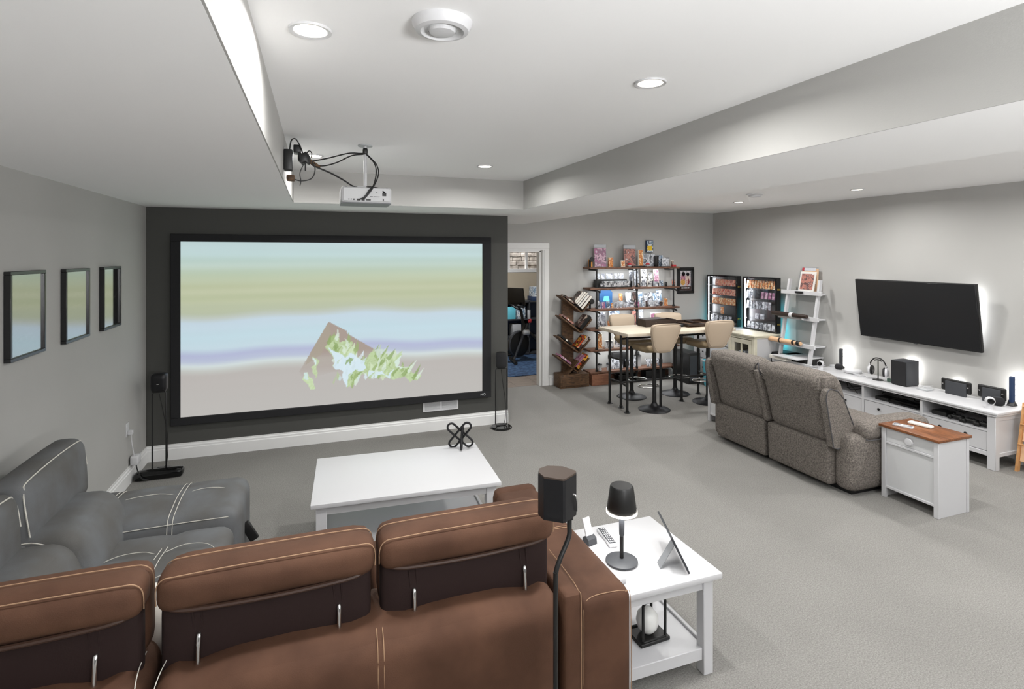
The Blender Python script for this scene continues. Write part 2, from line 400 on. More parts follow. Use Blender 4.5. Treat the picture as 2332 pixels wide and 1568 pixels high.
# ceiling speaker (big round) and the flat round vent on the right ceiling
c = (.383, 1.732, ZU); t = thing('ceiling_speaker', 'round white ceiling speaker between the two near recessed lights', 'ceiling speaker', c)
part('flange', lathe(nb(), [(.098, 0), (.096, -.012), (.085, -.03), (.07, -.034), (.066, -.028)], 40, c), 'white', t)
part('ring', lathe(nb(), [(.066, -.028), (.06, -.022), (.047, -.024), (.045, -.03)], 40, c), 'white2', t)
part('grille', lathe(nb(), [(.046, -.026), (.04, -.036), (.02, -.039), (0, -.04)], 40, c), 'white', t)
c = (4.86, 5.05, ZR); t = thing('ceiling_vent', 'flat round white vent on the ceiling near the far corner', 'ceiling vent', c)
part('plate', lathe(nb(), [(.095, 0), (.095, -.006), (.08, -.012), (0, -.012)], 32, c), 'white', t)
part('collar', lathe(nb(), [(.07, -.012), (.066, -.03), (.05, -.034), (0, -.034)], 32, c), 'white', t)
# wall vent on the charcoal wall
t = thing('wall_vent', 'white slotted return-air grille low on the charcoal wall', 'wall vent', (1.335, YS, .222))
bm = nb(); box(bm, 1.13, 1.54, YS - .012, YS, .222, .24); box(bm, 1.13, 1.54, YS - .012, YS, .318, .336); box(bm, 1.13, 1.15, YS - .012, YS, .24, .318); box(bm, 1.52, 1.54, YS - .012, YS, .24, .318); box(bm, 1.326, 1.344, YS - .012, YS, .24, .318)
part('frame', bm, 'white', t); part('duct', box(nb(), 1.15, 1.52, YS - .002, YS - .001, .24, .318), 'mgrey', t)
for i in range(7):
    part('slat', obox(obox(nb(), (1.238, YS - .006, .246 + i * .011), (.175, .012, .002), (.6, 0, 0)), (1.432, YS - .006, .246 + i * .011), (.175, .012, .002), (.6, 0, 0)), 'white', t)
# outlet with charger and cord on the left wall
t = thing('wall_outlet', 'white wall outlet on the left wall behind the sofa', 'outlet', (XL, 5.56, .42))
part('plate', box(nb(), XL, XL + .006, 5.522, 5.598, .425, .545, .002), 'white', t)
for z in (.495, .44): part('socket', box(nb(), XL + .006, XL + .009, 5.543, 5.577, z, z + .035), 'white2', t)
t = thing('power_adapter', 'white plug-in adapters with a cord dangling below the outlet', 'power adapter', (XL + .03, 5.6, .02))
part('plug', box(nb(), XL + .009, XL + .045, 5.54, 5.58, .44, .475, .004), 'white', t)
part('cord', tube(nb(), [(XL + .03, 5.56, .44), (XL + .03, 5.575, .38), (XL + .035, 5.59, .3), (XL + .04, 5.61, .23)], .005, 6, sm=5), 'white', t)
part('brick', cush(nb(), XL + .012, XL + .075, 5.59, 5.68, .155, .235, .012, 5), 'white', t)
part('cord', tube(nb(), [(XL + .05, 5.62, .16), (XL + .07, 5.6, .1), (XL + .11, 5.58, .03), (XL + .16, 5.62, .012)], .005, 6, sm=5), 'black', t)

# ================================================================== PROJECTION SCREEN
SX0, SX1, SZ0, SZ1 = -1.335, 1.925, .335, 2.205
IX0, IX1, IZ0, IZ1 = -1.2535, 1.8225, .4095, 2.1295
t = thing('projection_screen', 'wide black-framed projection screen showing a burning shape on blurred bands', 'projection screen', (.3, YS - .03, SZ0))
for x0, x1, z0, z1 in [(SX0, SX1, IZ1, SZ1), (SX0, SX1, SZ0, IZ0), (SX0, IX0, IZ0, IZ1), (IX1, SX1, IZ0, IZ1)]:
    part('frame_bar', box(nb(), x0, x1, YS - .055, YS - .002, z0, z1, .004), 'blackfab', t)
def screen_fn(s, t):
    rs = np.random.RandomState(3)
    stops = [(0, 'C3C0BC'), (.235, 'C1BCB8'), (.262, 'C9CBC6'), (.29, 'D9E4E4'), (.318, 'BFC8DE'), (.35, 'B9BFDD'), (.39, 'CBE0EA'), (.46, 'C9E2EC'), (.545, 'CBDDE9'), (.572, 'C6CFC8'), (.6, 'BFC7AE'), (.66, 'C3CAA9'), (.74, 'C4CBAA'), (.8, 'C3D0B6'), (.87, 'C4D8CE'), (.93, 'C5DDDC'), (1, 'C9DDE0')]
    off = .01 * np.sin(s * 7 + 1) + .006 * np.sin(s * 19) + .014 * (s - .5) * (t < .4)
    st = np.zeros_like(s)
    for k in range(14):
        f = rs.uniform(30, 130); a = rs.uniform(.0, 6.28); st += np.sin(t * f + a + s * rs.uniform(-3, 3) + np.sin(s * rs.uniform(1, 4) + a)) / 14
    tt = np.clip(t + off * (t < .62), 0, 1)
    T = np.array([q[0] for q in stops]); Cc = np.array([[int(q[1][i:i+2], 16) / 255 for i in (0, 2, 4)] for q in stops])
    rgb = np.stack([np.interp(tt, T, Cc[:, i]) for i in range(3)], 1)
    amp = np.where(tt > .58, .03, np.where(tt > .3, .01, .003)); rgb += (st * amp)[:, None] * np.array([1, .8, 1.1])
    ws = s + .003 * np.sin(t * 70 + 4 * np.sin(s * 40)); wt = t + .005 * np.sin(s * 120 + 3 * np.sin(t * 40))
    def put(poly, c, alpha=1.0, warp=True):
        m = inpoly(ws, wt, poly) if warp else inpoly(s, t, poly); rgb[m] = rgb[m] * (1 - alpha) + np.array([int(c[i:i+2], 16) / 255 for i in (0, 2, 4)]) * alpha
    box_ = [(.446, .512), (.507, .449), (.508, .432), (.609, .316), (.643, .26), (.57, .2), (.46, .2), (.365, .16), (.352, .215), (.376, .292)]
    m = inpoly(s, t, box_); fade = np.clip((t - .17) / .16, 0, 1)[:, None]
    rgb[m] = (rgb * (1 - fade) + np.array([.68, .62, .58]) * fade)[m]
    put([(.446, .512), (.38, .3), (.37, .25), (.42, .31), (.455, .43)], 'AFA594', .7, False)
    nz = .5 + .5 * np.sin(s * 190 + 9 * np.sin(t * 37)) * np.sin(t * 120 + 6 * np.sin(s * 55))
    def flame(poly, c1, c2):
        m = inpoly(ws, wt, poly); a = np.array([int(c1[i:i+2], 16) / 255 for i in (0, 2, 4)]); b = np.array([int(c2[i:i+2], 16) / 255 for i in (0, 2, 4)])
        k_ = (.25 + .5 * nz + .25 * (.5 + .5 * np.sin(s * 410 + 5 * np.sin(t * 90)) * np.sin(t * 260 + s * 80)))[:, None]; rgb[m] = (a * (1 - k_) + b * k_)[m]
    g1 = [(.454, .42), (.472, .431), (.481, .384), (.513, .385), (.522, .385), (.526, .333), (.533, .371), (.54, .289), (.554, .271), (.57, .26), (.588, .318), (.609, .307), (.623, .288), (.645, .29), (.652, .268), (.702, .279), (.681, .243), (.671, .214), (.685, .186), (.707, .192), (.741, .218), (.729, .162), (.771, .144), (.749, .103), (.724, .111), (.707, .148), (.69, .124), (.652, .133), (.614, .143), (.558, .176), (.542, .136), (.531, .104), (.503, .099), (.49, .198), (.463, .235), (.459, .299), (.437, .351)]
    flame(g1, 'A9BE86', 'CFE2B8')
    rf = random.Random(11); G = np.array(g1); gs = []
    while len(gs) < 90:
        x, y = rf.uniform(.44, .77), rf.uniform(.1, .41)
        if inpoly(np.array([x]), np.array([y]), g1)[0]: gs.append((x, y))
    def tongue(x, y, c, al, k=1.0):
        dx = rf.uniform(-.012, .02) + (.012 if x > .6 else 0); dy = rf.uniform(.03, .075) * k; w_ = rf.uniform(.004, .011) * k
        put([(x - w_, y), (x - w_ * .2 + dx * .3, y + dy * .45), (x + dx, y + dy), (x + w_ * .9 + dx * .4, y + dy * .5), (x + w_, y), (x, y - .02 * k)], c, al, False)
    for i, (x, y) in enumerate(gs): tongue(x, y, ('C5DBA8', '9DB674', 'D9EAC6', '8FAA66', 'E2F1E4')[i % 5], .75)
    put([(.446, .354), (.468, .326), (.503, .293), (.522, .308), (.538, .281), (.57, .251), (.57, .218), (.552, .186), (.533, .201), (.519, .173), (.503, .099), (.49, .194), (.463, .231), (.462, .298)], 'DCEFF8')
    put([(.503, .27), (.506, .225), (.512, .26), (.52, .23), (.528, .27), (.512, .285)], '9DB88A')
    put([(.581, .19), (.605, .179), (.628, .189), (.643, .139), (.657, .133), (.666, .197), (.652, .156), (.623, .164), (.609, .144), (.581, .156)], 'DCEFF4')
    put([(.702, .279), (.676, .239), (.673, .204), (.695, .185), (.741, .214), (.7, .193), (.681, .208)], 'DDEFE2')
    flame([(.363, .211), (.376, .201), (.402, .135), (.402, .11), (.391, .1), (.38, .114), (.369, .16), (.362, .161)], 'BFD59A', 'D6E8C4')
    flame([(.397, .306), (.417, .27), (.41, .237), (.404, .16), (.397, .206), (.386, .24), (.399, .256)], 'B4C996', 'D0E0B8')
    put([(.397, .306), (.405, .271), (.404, .238), (.397, .272)], 'DDF0EC'); put([(.363, .211), (.373, .205), (.384, .167), (.367, .173)], 'D5EAE6')
    for i in range(26): x = rf.uniform(.45, .6); tongue(x, rf.uniform(.12, .3) if x < .57 else .15, ('E4F3FA', 'B9D09A', 'D5E8EE')[i % 3], .7, .7)
    put([(.6, .315), (.64, .33), (.622, .285), (.61, .27)], 'D4E4D8', .8)
    return rgb
painted('projected_image', screen_fn, 400, 224, ((IX0, YS - .03, IZ0), (IX1 - IX0, 0, 0), (0, 0, IZ1 - IZ0)), 'screen', t)
bm = nb()
for k, x in enumerate((1.795, 1.812)): box(bm, x, x + .006, YS - .058, YS - .055, .362, .385)
box(bm, 1.795, 1.818, YS - .058, YS - .055, .372, .376)
tube(bm, [(1.84 + .012 * math.cos(a), YS - .057, .374 + .012 * math.sin(a)) for a in [k * math.pi / 6 for k in range(12)]], .003, 5, closed=True)
part('maker_mark', bm, 'lgrey', t)

# ================================================================== POSTERS ON THE LEFT WALL
glassmat('poster_pane', (1, 1, 1), .62, .03)
mat('frame_black', '101012', .28, spec=.7)
def strokes(seed, base, n, box_, c, wd):
    rs = np.random.RandomState(seed); L_ = [(rs.uniform(box_[0], box_[2]), rs.uniform(box_[1], box_[3]), rs.uniform(0, 3.14), rs.uniform(.03, .12), rs.uniform(.4, 1)) for _ in range(n)]
    def fn(s, t):
        rgb = np.tile(np.array(base), (len(s), 1))
        for x, y, a, ln, k in L_:
            dx, dy = s - x, (t - y) * 1.4; u = dx * np.cos(a) + dy * np.sin(a); v = -dx * np.sin(a) + dy * np.cos(a)
            g = np.exp(-(v / wd) ** 2 - (u / ln) ** 4) * k; rgb += g[:, None] * np.array(c)
        return rgb
    return fn
def with_bar(fn, bars, c):
    def f(s, t):
        rgb = fn(s, t)
        for x0, x1, y0, y1 in bars:
            m = (s > x0) & (s < x1) & (t > y0) & (t < y1) & ((np.sin(s * 130) > -.6) | (t > y1 - .01)); rgb[m] = np.array(c)
        return rgb
    return f
PF = [with_bar(strokes(1, (.03, .035, .03), 26, (.3, .3, .8, .95), (.5, .5, .45), .02), [(.25, .75, .16, .215)], (.55, .55, .52)),
      with_bar(strokes(2, (.03, .03, .03), 6, (.3, .4, .9, .55), (.3, .3, .25), .012), [(.15, .92, .62, .69), (.35, .75, .47, .485)], (.7, .68, .6)),
      strokes(5, (.02, .022, .03), 46, (.2, .05, .95, .95), (.75, .75, .72), .016)]
def poster(y0, y1, z0, z1, label, fn):
    t = thing('framed_poster', label, 'framed poster', (XL, (y0 + y1) / 2, z0), 'framed posters on the left wall')
    a, d = XL + .001, XL + .032; f = .02
    for q in [(y0, y1, z1 - f, z1), (y0, y1, z0, z0 + f), (y0, y0 + f, z0 + f, z1 - f), (y1 - f, y1, z0 + f, z1 - f)]:
        part('frame_bar', box(nb(), a, d, *q, .002), 'frame_black', t)
    painted('print', fn, 60, 84, ((XL + .012, y0 + f, z0 + f), (0, y1 - y0 - 2 * f, 0), (0, 0, z1 - z0 - 2 * f)), 'poster', t)
    part('pane', box(nb(), XL + .02, XL + .022, y0 + f, y1 - f, z0 + f, z1 - f), 'poster_pane', t)
poster(3.585, 3.985, 1.428, 1.911, 'largest-looking framed poster on the left wall, nearest the viewer', PF[0])
poster(4.26, 4.655, 1.424, 1.907, 'middle framed poster of three with a pale title line', PF[1])
poster(4.92, 5.31, 1.421, 1.907, 'framed poster beside the charcoal wall, half dark with white marks', PF[2])

# ================================================================== PROJECTOR AND ITS CABLES
t = thing('projector', 'white ceiling-mounted projector hanging on a pole, ports facing the viewer', 'projector', (.315, 3.87, 2.345))
part('body', cush(nb(), .15, .48, 3.75, 4.02, 2.347, 2.455, .018, 8), 'white', t)
part('back_panel', box(nb(), .165, .468, 3.746, 3.751, 2.36, 2.447, .002), 'white2', t)
part('base_seam', box(nb(), .152, .478, 3.748, 4.0, 2.343, 2.349, .002), 'mgrey', t)
for k, (x, z, w_, h_) in enumerate([(.2, 2.37, .006, .006), (.216, 2.37, .006, .006), (.232, 2.369, .009, .009), (.262, 2.368, .02, .012), (.292, 2.368, .02, .012), (.326, 2.368, .03, .008), (.43, 2.408, .026, .022), (.424, 2.37, .006, .016), (.38, 2.42, .005, .005), (.345, 2.39, .02, .003), (.38, 2.39, .04, .003)]):
    part('port', box(nb(), x - w_ / 2, x + w_ / 2, 3.742, 3.747, z - h_ / 2, z + h_ / 2, .001), 'black' if k != 8 else 'mgrey', t)
for x in (.185, .455): part('foot', disc(nb(), (x, 3.8, 2.455), .008, .006, 12, .001), 'dgrey', t)
part('bracket', box(nb(), .26, .37, 3.83, 3.92, 2.455, 2.468, .003), 'white', t)
part('pole', tube(nb(), [(.315, 3.87, 2.462), (.315, 3.87, 2.75)], .011, 14), 'white', t)
part('ceiling_plate', disc(nb(), (.315, 3.87, ZU - .008), .05, .0075, 20, .002), 'lgrey', t)
part('wrap', cush(nb(), .298, .332, 3.852, 3.888, 2.69, 2.738, .012, 5), 'black', t)
t = thing('power_strip', 'black power strip and adapter plugged into the left bulkhead face', 'power strip', (XB0 + .04, 3.68, 2.5))
part('strip', box(nb(), XB0 + .008, XB0 + .058, 3.62, 3.70, 2.525, 2.655, .006, 2), 'black', t)
part('adapter', box(nb(), XB0 + .06, XB0 + .105, 3.70, 3.80, 2.65, 2.70, .006, 2), 'black', t)
part('plate', box(nb(), XB0 + .007, XB0 + .012, 3.7, 3.79, 2.56, 2.68, .001), 'white', t)
part('connector_knot', cush(nb(), XB0 + .09, XB0 + .16, 3.64, 3.72, 2.575, 2.645, .02, 5, f=lambda x, y, z: (x + .006 * math.sin(y * 210), y, z + .008 * math.sin(x * 170))), 'black', t)
part('wire_loop', tube(nb(), [(XB0 + .04, 3.65, 2.65), (XB0 + .05, 3.66, 2.715), (XB0 + .075, 3.68, 2.73), (XB0 + .1, 3.69, 2.69), (XB0 + .12, 3.68, 2.63), (XB0 + .13, 3.68, 2.58)], .004, 6, sm=6), 'black', t)
part('wire_loop', tube(nb(), [(XB0 + .12, 3.68, 2.6), (XB0 + .15, 3.69, 2.66), (XB0 + .17, 3.7, 2.65), (XB0 + .165, 3.7, 2.62)], .0035, 6, sm=6), 'black', t)
part('wire_loop', tube(nb(), [(XB0 + .125, 3.68, 2.58), (XB0 + .1, 3.69, 2.52), (XB0 + .105, 3.7, 2.47), (XB0 + .1, 3.7, 2.44)], .0028, 6, sm=6), 'black', t)
part('wire_loop', tube(nb(), [(XB0 + .17, 3.7, 2.6), (XB0 + .19, 3.7, 2.55), (XB0 + .17, 3.7, 2.49), (XB0 + .11, 3.7, 2.47), (XB0 + .06, 3.7, 2.48)], .0035, 6, sm=6), 'black', t)
part('wire_tag', box(nb(), XB0 + .128, XB0 + .137, 3.66, 3.67, 2.53, 2.585, .002), 'black', t)
part('small_plug', cush(nb(), XB0 + .02, XB0 + .07, 3.68, 3.75, 2.468, 2.505, .01, 4), 'rustic', t)
t = thing('projector_cable', 'black cables sagging from the bulkhead to the projector pole and ports', 'cable', (.1, 3.75, 2.45))
for r_, pts in [(.0045, [(XB0 + .17, 3.7, 2.6), (.06, 3.75, 2.63), (.2, 3.82, 2.685), (.28, 3.85, 2.695), (.315, 3.86, 2.7)]),
                (.0045, [(XB0 + .17, 3.7, 2.59), (.03, 3.74, 2.578), (.12, 3.78, 2.61), (.22, 3.82, 2.67), (.3, 3.85, 2.69)]),
                (.0055, [(XB0 + .16, 3.7, 2.6), (-.02, 3.72, 2.575), (.08, 3.76, 2.54), (.16, 3.8, 2.505), (.24, 3.85, 2.465), (.3, 3.84, 2.463), (.36, 3.82, 2.463), (.4, 3.77, 2.448), (.43, 3.742, 2.42)]),
                (.0045, [(.325, 3.86, 2.69), (.37, 3.82, 2.63), (.38, 3.78, 2.56), (.36, 3.75, 2.47), (.33, 3.735, 2.43), (.3, 3.735, 2.385), (.265, 3.742, 2.368)]),
                (.0045, [(.33, 3.86, 2.69), (.385, 3.82, 2.62), (.395, 3.78, 2.55), (.37, 3.75, 2.48), (.335, 3.732, 2.42), (.292, 3.742, 2.368)])]:
    part('cable', tube(nb(), pts, r_, 7, sm=7), 'black', t)
part('sleeve', tube(nb(), [(XB0 + .13, 3.69, 2.615), (-.02, 3.72, 2.588), (.02, 3.735, 2.57)], [.018, .014, .008], 8), 'rustic', t)
# ================================================================== SECTIONAL SOFA (near run and left run, one piece of furniture)
sofa = thing('sectional_sofa', 'taupe-brown L-shaped reclining sofa with raised headrests and pale stitching', 'sofa', (0, 2.4, 0))
POSTS = [-.632, -.356, .073, .334, .763]
def dent(x, y, z):
    k = sum(math.exp(-((x - p) / .05) ** 2) for p in POSTS)
    if z > .55: z -= .022 * k * max(0, min(1, (z - .55) / .15)); y += .012 * k * max(0, min(1, (z - .55) / .15))
    return x, y, z
for x0, x1, nm in [(-.475, .885, 'back_shell'), (-1.5, -.492, 'back_shell')]:
    part(nm, cush(nb(), x0, x1, 1.86, 2.2, .06, .715, .085, 22, puff=(0, .012, .012), f=dent), 'brownfab', sofa)
part('back_side_panel', cush(nb(), .885, .965, 1.87, 2.3, .06, .7, .02, 8), 'brownfab', sofa)
def stitch(pts, r=.0017, parent=sofa, m=None, name='stitching'):
    if m is None: m = 'thread' if max(p[0] for p in pts) < -.41 else 'thread_tan'
    return part(name, tube(nb(), pts, r, 5, sm=4), m, parent)
def seam(x, dx=0):  # follows the rounded top and back of the shell
    return [(x, 2.06, .712), (x, 2.0, .716), (x + dx * .3, 1.93, .716), (x + dx * .6, 1.885, .695), (x + dx * .8, 1.858, .64), (x + dx, 1.852, .5), (x + dx, 1.852, .2)]
for x in (.193, .213): stitch(seam(x))
for x in (-.447, -.52): stitch(seam(x, .02 if x < -.5 else -.02))
stitch([(.965, 2.2, .7), (.962, 2.0, .702), (.958, 1.9, .695), (.955, 1.868, .66), (.955, 1.866, .3)])
def headrest(x0, x1):
    h = part('headrest', cush(nb(), x0, x1, 1.945, 2.075, .872, 1.0, .045, 12, puff=(0, .012, .004)), 'brownfab', sofa)
    part('headrest_front', cush(nb(), x0 + .004, x1 - .004, 2.03, 2.16, .7, .985, .05, 10), 'brownfab', h)
    part('dark_back', cush(nb(), x0 + .008, x1 - .012, 1.985, 2.06, .655, .895, .03, 10, puff=(0, .006, 0)), 'darkvel', h)
    part('roll', tube(nb(), [(x0 + .02, 1.985, .892), (x0 + .06, 1.962, .884), (x0 + .14, 1.956, .878), ((x0 + x1) / 2, 1.952, .875), (x1 - .14, 1.956, .878), (x1 - .06, 1.962, .884), (x1 - .02, 1.985, .892)], .008, 8, sm=4), 'pipe_brown', h)
    for yy, zz in ((1.955, .992), (2.066, .994)):
        part('piping', tube(nb(), [(x0 + .001, yy + .02, .9), (x0 + .001, yy + .014, .945), (x0 + .008, yy + .008, .972), (x0 + .026, yy + .002, .989), (x0 + .055, yy, zz), (x0 + .2, yy, zz + .003), (x1 - .2, yy, zz + .003), (x1 - .055, yy, zz), (x1 - .026, yy + .002, .989), (x1 - .008, yy + .008, .972), (x1 - .001, yy + .014, .945), (x1 - .001, yy + .02, .9)], .0019, 5, sm=4), 'thread_tan', h)
    return h
HR = [headrest(-1.16, -.505), headrest(-.475, .195), headrest(.208, .885)]
for p in POSTS:
    h = HR[0] if p < -.5 else HR[1] if p < .2 else HR[2]
    part('post', tube(nb(), [(p, 1.962, .68), (p, 1.968, .72), (p, 1.975, .775), (p, 1.992, .785)], .0075, 10, sm=4), 'chrome', h)
    part('sleeve_fold', tube(nb(), [(p - .012, 1.984, .79), (p - .02, 1.983, .86)], .004, 6), 'darkvel', h)
    part('sleeve_fold', tube(nb(), [(p + .012, 1.984, .79), (p + .006, 1.983, .86)], .004, 6), 'darkvel', h)
# right arm of the near run
arm = part('arm', cush(nb(), .955, 1.205, 1.9, 2.96, .06, .65, .04, 14, puff=(0, 0, .006)), 'brownfab', sofa)
stitch([(.985, 1.905, .2), (.983, 1.9, .55), (.99, 1.908, .625), (1.03, 1.918, .644), (1.12, 1.918, .645), (1.18, 1.915, .636), (1.196, 1.905, .6), (1.198, 1.902, .2)], parent=arm)
for yy in (2.43, 2.445): stitch([(.957, yy, .6), (.962, yy, .638), (1.0, yy, .654), (1.1, yy, .657), (1.18, yy, .65), (1.206, yy, .6)], parent=arm)
part('front_pad', cush(nb(), .95, 1.21, 2.9, 3.0, .3, .66, .045, 8), 'brownfab', arm)
for x0, x1 in ((-.4, .24), (.25, .95)):
    s = part('seat', cush(nb(), x0, x1, 2.16, 2.98, .2, .5, .06, 10, puff=(0, 0, .02)), 'brownfab', sofa)
    stitch([(x0 + .02, 2.6, .5), ((x0 + x1) / 2, 2.6, .52), (x1 - .02, 2.6, .5)], parent=s)
part('seat_base', box(nb(), -.4, .95, 2.15, 2.9, .06, .22, .02), 'brownfab', sofa)
# left run along the wall
part('back_shell', cush(nb(), -1.52, -1.2, 2.2, 3.36, .06, .72, .06, 10), 'brownfab_screenlit', sofa)
def headrest_l(y0, y1, z1):
    def lean(x, y, z): return x - .07 * (z - .7), y, z
    h = part('headrest', cush(nb(), -1.36, -1.2, y0, y1, .66, z1, .055, 12, puff=(.02, 0, .012), f=lean), 'brownfab_screenlit', sofa)
    part('piping', tube(nb(), [lean(-1.2, y0 + .012, .74), lean(-1.21, y0 + .014, z1 - .1), lean(-1.215, y0 + .028, z1 - .04), lean(-1.216, y0 + .07, z1 - .012), lean(-1.214, (y0 + y1) / 2, z1 + .0), lean(-1.216, y1 - .08, z1 - .01), lean(-1.216, y1 - .035, z1 - .03), lean(-1.212, y1 - .016, z1 - .08), lean(-1.208, y1 - .012, z1 - .16)], .0034, 5, sm=4), 'thread', h)
    return h
headrest_l(2.99, 3.69, .985); headrest_l(2.3, 2.965, .975)
for y0, y1 in ((2.985, 3.55), (2.25, 2.975)):
    b = part('lumbar_pad', cush(nb(), -1.25, -.93, y0, y1, .46, .735, .075, 14, puff=(.02, 0, .01), f=lambda x, y, z: (x - .38 * (z - .46), y, z)), 'brownfab_screenlit', sofa)
    if y0 < 2.9: stitch([(-1.02, y1 - .01, .5), (-1.03, y1 - .02, .6), (-1.08, y1 - .03, .69), (-1.16, y1 - .03, .735), (-1.22, y1 - .03, .74)], .0028, parent=b)
def tuft(yc):
    def f(x, y, z):
        if z > .4: z += .012 * math.cos((y - yc) * 2 * math.pi / .3) - .02 * math.exp(-((x + .72) / .03) ** 2)
        return x, y, z
    return f
s = part('seat', cush(nb(), -1.1, -.42, 2.62, 3.325, .14, .53, .07, 18, puff=(0, 0, .02), f=tuft(2.97)), 'brownfab_screenlit', sofa)
for dx in (-.012, .012): stitch([(-.72 + dx, 2.66, .51), (-.72 + dx, 2.8, .528), (-.72 + dx, 2.97, .548), (-.72 + dx, 3.14, .528), (-.72 + dx, 3.3, .505)], .0022, parent=s)
for yy in (2.86, 3.1):
    stitch([(-1.0, yy - .04, .53), (-.9, yy, .548), (-.8, yy, .55), (-.745, yy - .02, .542)], .0018, parent=s)
    stitch([(-.7, yy - .02, .542), (-.62, yy + .01, .552), (-.52, yy, .542), (-.46, yy - .05, .512)], .0018, parent=s)
part('seat', cush(nb(), -1.1, -.42, 2.2, 2.61, .14, .505, .07, 10, puff=(0, 0, .02)), 'brownfab_screenlit', sofa)
a2 = part('wide_arm', cush(nb(), -1.5, -.4, 3.34, 3.88, .06, .6, .075, 18, puff=(0, 0, .012), f=lambda x, y, z: (x, y, z + (.01 * math.cos((y - 3.61) * 2 * math.pi / .36) if z > .5 else 0) - .015 * (math.exp(-((x + .74) / .03) ** 2) + math.exp(-((x + 1.08) / .03) ** 2)) * (z > .5))), 'brownfab_screenlit', sofa)
for xc in (-.74, -1.08):
    for dx in (-.012, .012): stitch([(xc + dx, 3.335, .5), (xc + dx, 3.36, .575), (xc + dx, 3.45, .6), (xc + dx, 3.6, .615), (xc + dx, 3.8, .598), (xc + dx, 3.87, .56)], .0022, parent=a2)
stitch([(-1.08, 3.6, .604), (-.98, 3.62, .622), (-.85, 3.63, .622), (-.75, 3.61, .606)], .0018, parent=a2)
stitch([(-.73, 3.61, .606), (-.64, 3.63, .622), (-.52, 3.62, .614), (-.43, 3.58, .575)], .0018, parent=a2)
stitch([(-1.0, 3.342, .555), (-.7, 3.342, .56), (-.46, 3.348, .555)], .0022, parent=a2)
part('lever', obox(nb(), (-.375, 3.56, .36), (.05, .028, .12), (0, -.5, 0), .006, 2), 'black', sofa)
part('gusset', box(nb(), -1.0, -.46, 3.322, 3.338, .1, .5, .004), 'brownfab', sofa)
pil = solo('throw_pillow', cush(nb(), -.62, -.3, 2.21, 2.37, .528, .8, .07, 8, puff=(0, .03, 0)), 'paper', 'cream speckled throw pillow glimpsed between the two near-left headrests', 'pillow')

# ================================================================== SPEAKER ON A GOOSENECK STAND behind the sofa
t = thing('speaker_stand', 'black gooseneck floor stand behind the brown sofa back', 'speaker stand', (.78, 1.72, 0))
part('pole', tube(nb(), [(.845, 1.745, 1.09), (.845, 1.745, 1.04), (.84, 1.74, 1.0), (.8, 1.725, .94), (.782, 1.72, .9), (.78, 1.72, .85), (.78, 1.72, .4), (.78, 1.72, .02)], .0085, 10, sm=5), 'black', t)
part('collar', tube(nb(), [(.845, 1.745, 1.062), (.845, 1.745, 1.085)], .014, 10), 'black', t)
part('base', lathe(nb(), [(0, 0), (.11, 0), (.112, .006), (.1, .014), (.02, .024), (0, .024)], 28, (.78, 1.72, 0)), 'black', t)
t = thing('satellite_speaker', 'black wedge-shaped speaker raised on the gooseneck stand', 'speaker', (.8, 1.76, 1.085))
pl = [(.737, 1.725), (.735, 1.77), (.75, 1.8), (.79, 1.815), (.84, 1.79), (.868, 1.735), (.86, 1.72), (.8, 1.682), (.79, 1.682)]
part('cabinet', prism(nb(), pl, 'z', 1.085, 1.228), 'blackmet', t, 25)
cx_, cy_ = .8, 1.745
part('top_cap', prism(nb(), [(cx_ + (x - cx_) * .97, cy_ + (y - cy_) * .97) for x, y in pl], 'z', 1.228, 1.234), 'cap_warm_reflection', t, 25)  # the cap's brown is a warm reflection put into its colour
part('cable_plug', tube(nb(), [(.838, 1.712, 1.165), (.85, 1.705, 1.16), (.858, 1.71, 1.13), (.86, 1.715, 1.1)], .003, 6, sm=4), 'chrome', t)
part('bracket', box(nb(), .83, .862, 1.73, 1.76, 1.075, 1.09, .003), 'black', t)

# ================================================================== COFFEE TABLE
def table(name, label, cat, loc, rz, w, d, h, leg, shelf_z, wall=None):
    t = thing(name, label, cat, loc, None, rz)
    part('tabletop', box(nb(), -w / 2, w / 2, -d / 2, d / 2, h - .028, h, .004, 2), 'white', t, local=True)
    iw, id_ = w / 2 - .03, d / 2 - .03
    for sx in (-1, 1):
        for sy in (-1, 1):
            x, y = sx * (iw - leg / 2), sy * (id_ - leg / 2)
            part('leg', box(nb(), x - leg / 2, x + leg / 2, y - leg / 2, y + leg / 2, 0, h - .028, .003), 'white', t, local=True)
    for sy in (-1, 1): part('apron', box(nb(), -iw + leg, iw - leg, sy * (id_ - .02) - .011, sy * (id_ - .02) + .011, h - .085, h - .028), 'white', t, local=True)
    for sx in (-1, 1): part('apron', box(nb(), sx * (iw - .02) - .011, sx * (iw - .02) + .011, -id_ + leg, id_ - leg, h - .085, h - .028), 'white', t, local=True)
    part('shelf', box(nb(), -iw + .02, iw - .02, -id_ + .02, id_ - .02, shelf_z, shelf_z + .018), 'white', t, local=True)
    for sy in (-1, 1): part('rail', box(nb(), -iw + leg, iw - leg, sy * (id_ - .02) - .011, sy * (id_ - .02) + .011, shelf_z - .03, shelf_z + .028, .003), 'white', t, local=True)
    for sx in (-1, 1): part('rail', box(nb(), sx * (iw - .02) - .011, sx * (iw - .02) + .011, -id_ + leg, id_ - leg, shelf_z - .03, shelf_z + .028, .003), 'white', t, local=True)
    return t
table('coffee_table', 'large white rectangular coffee table with a lower shelf in front of the screen', 'coffee table', (.592, 3.925, 0), -.05, 1.22, .81, .46, .065, .12)
t = thing('knot_sculpture', 'black interlocked chain-link ornament on the coffee table corner', 'ornament', (1.08, 4.22, .46))
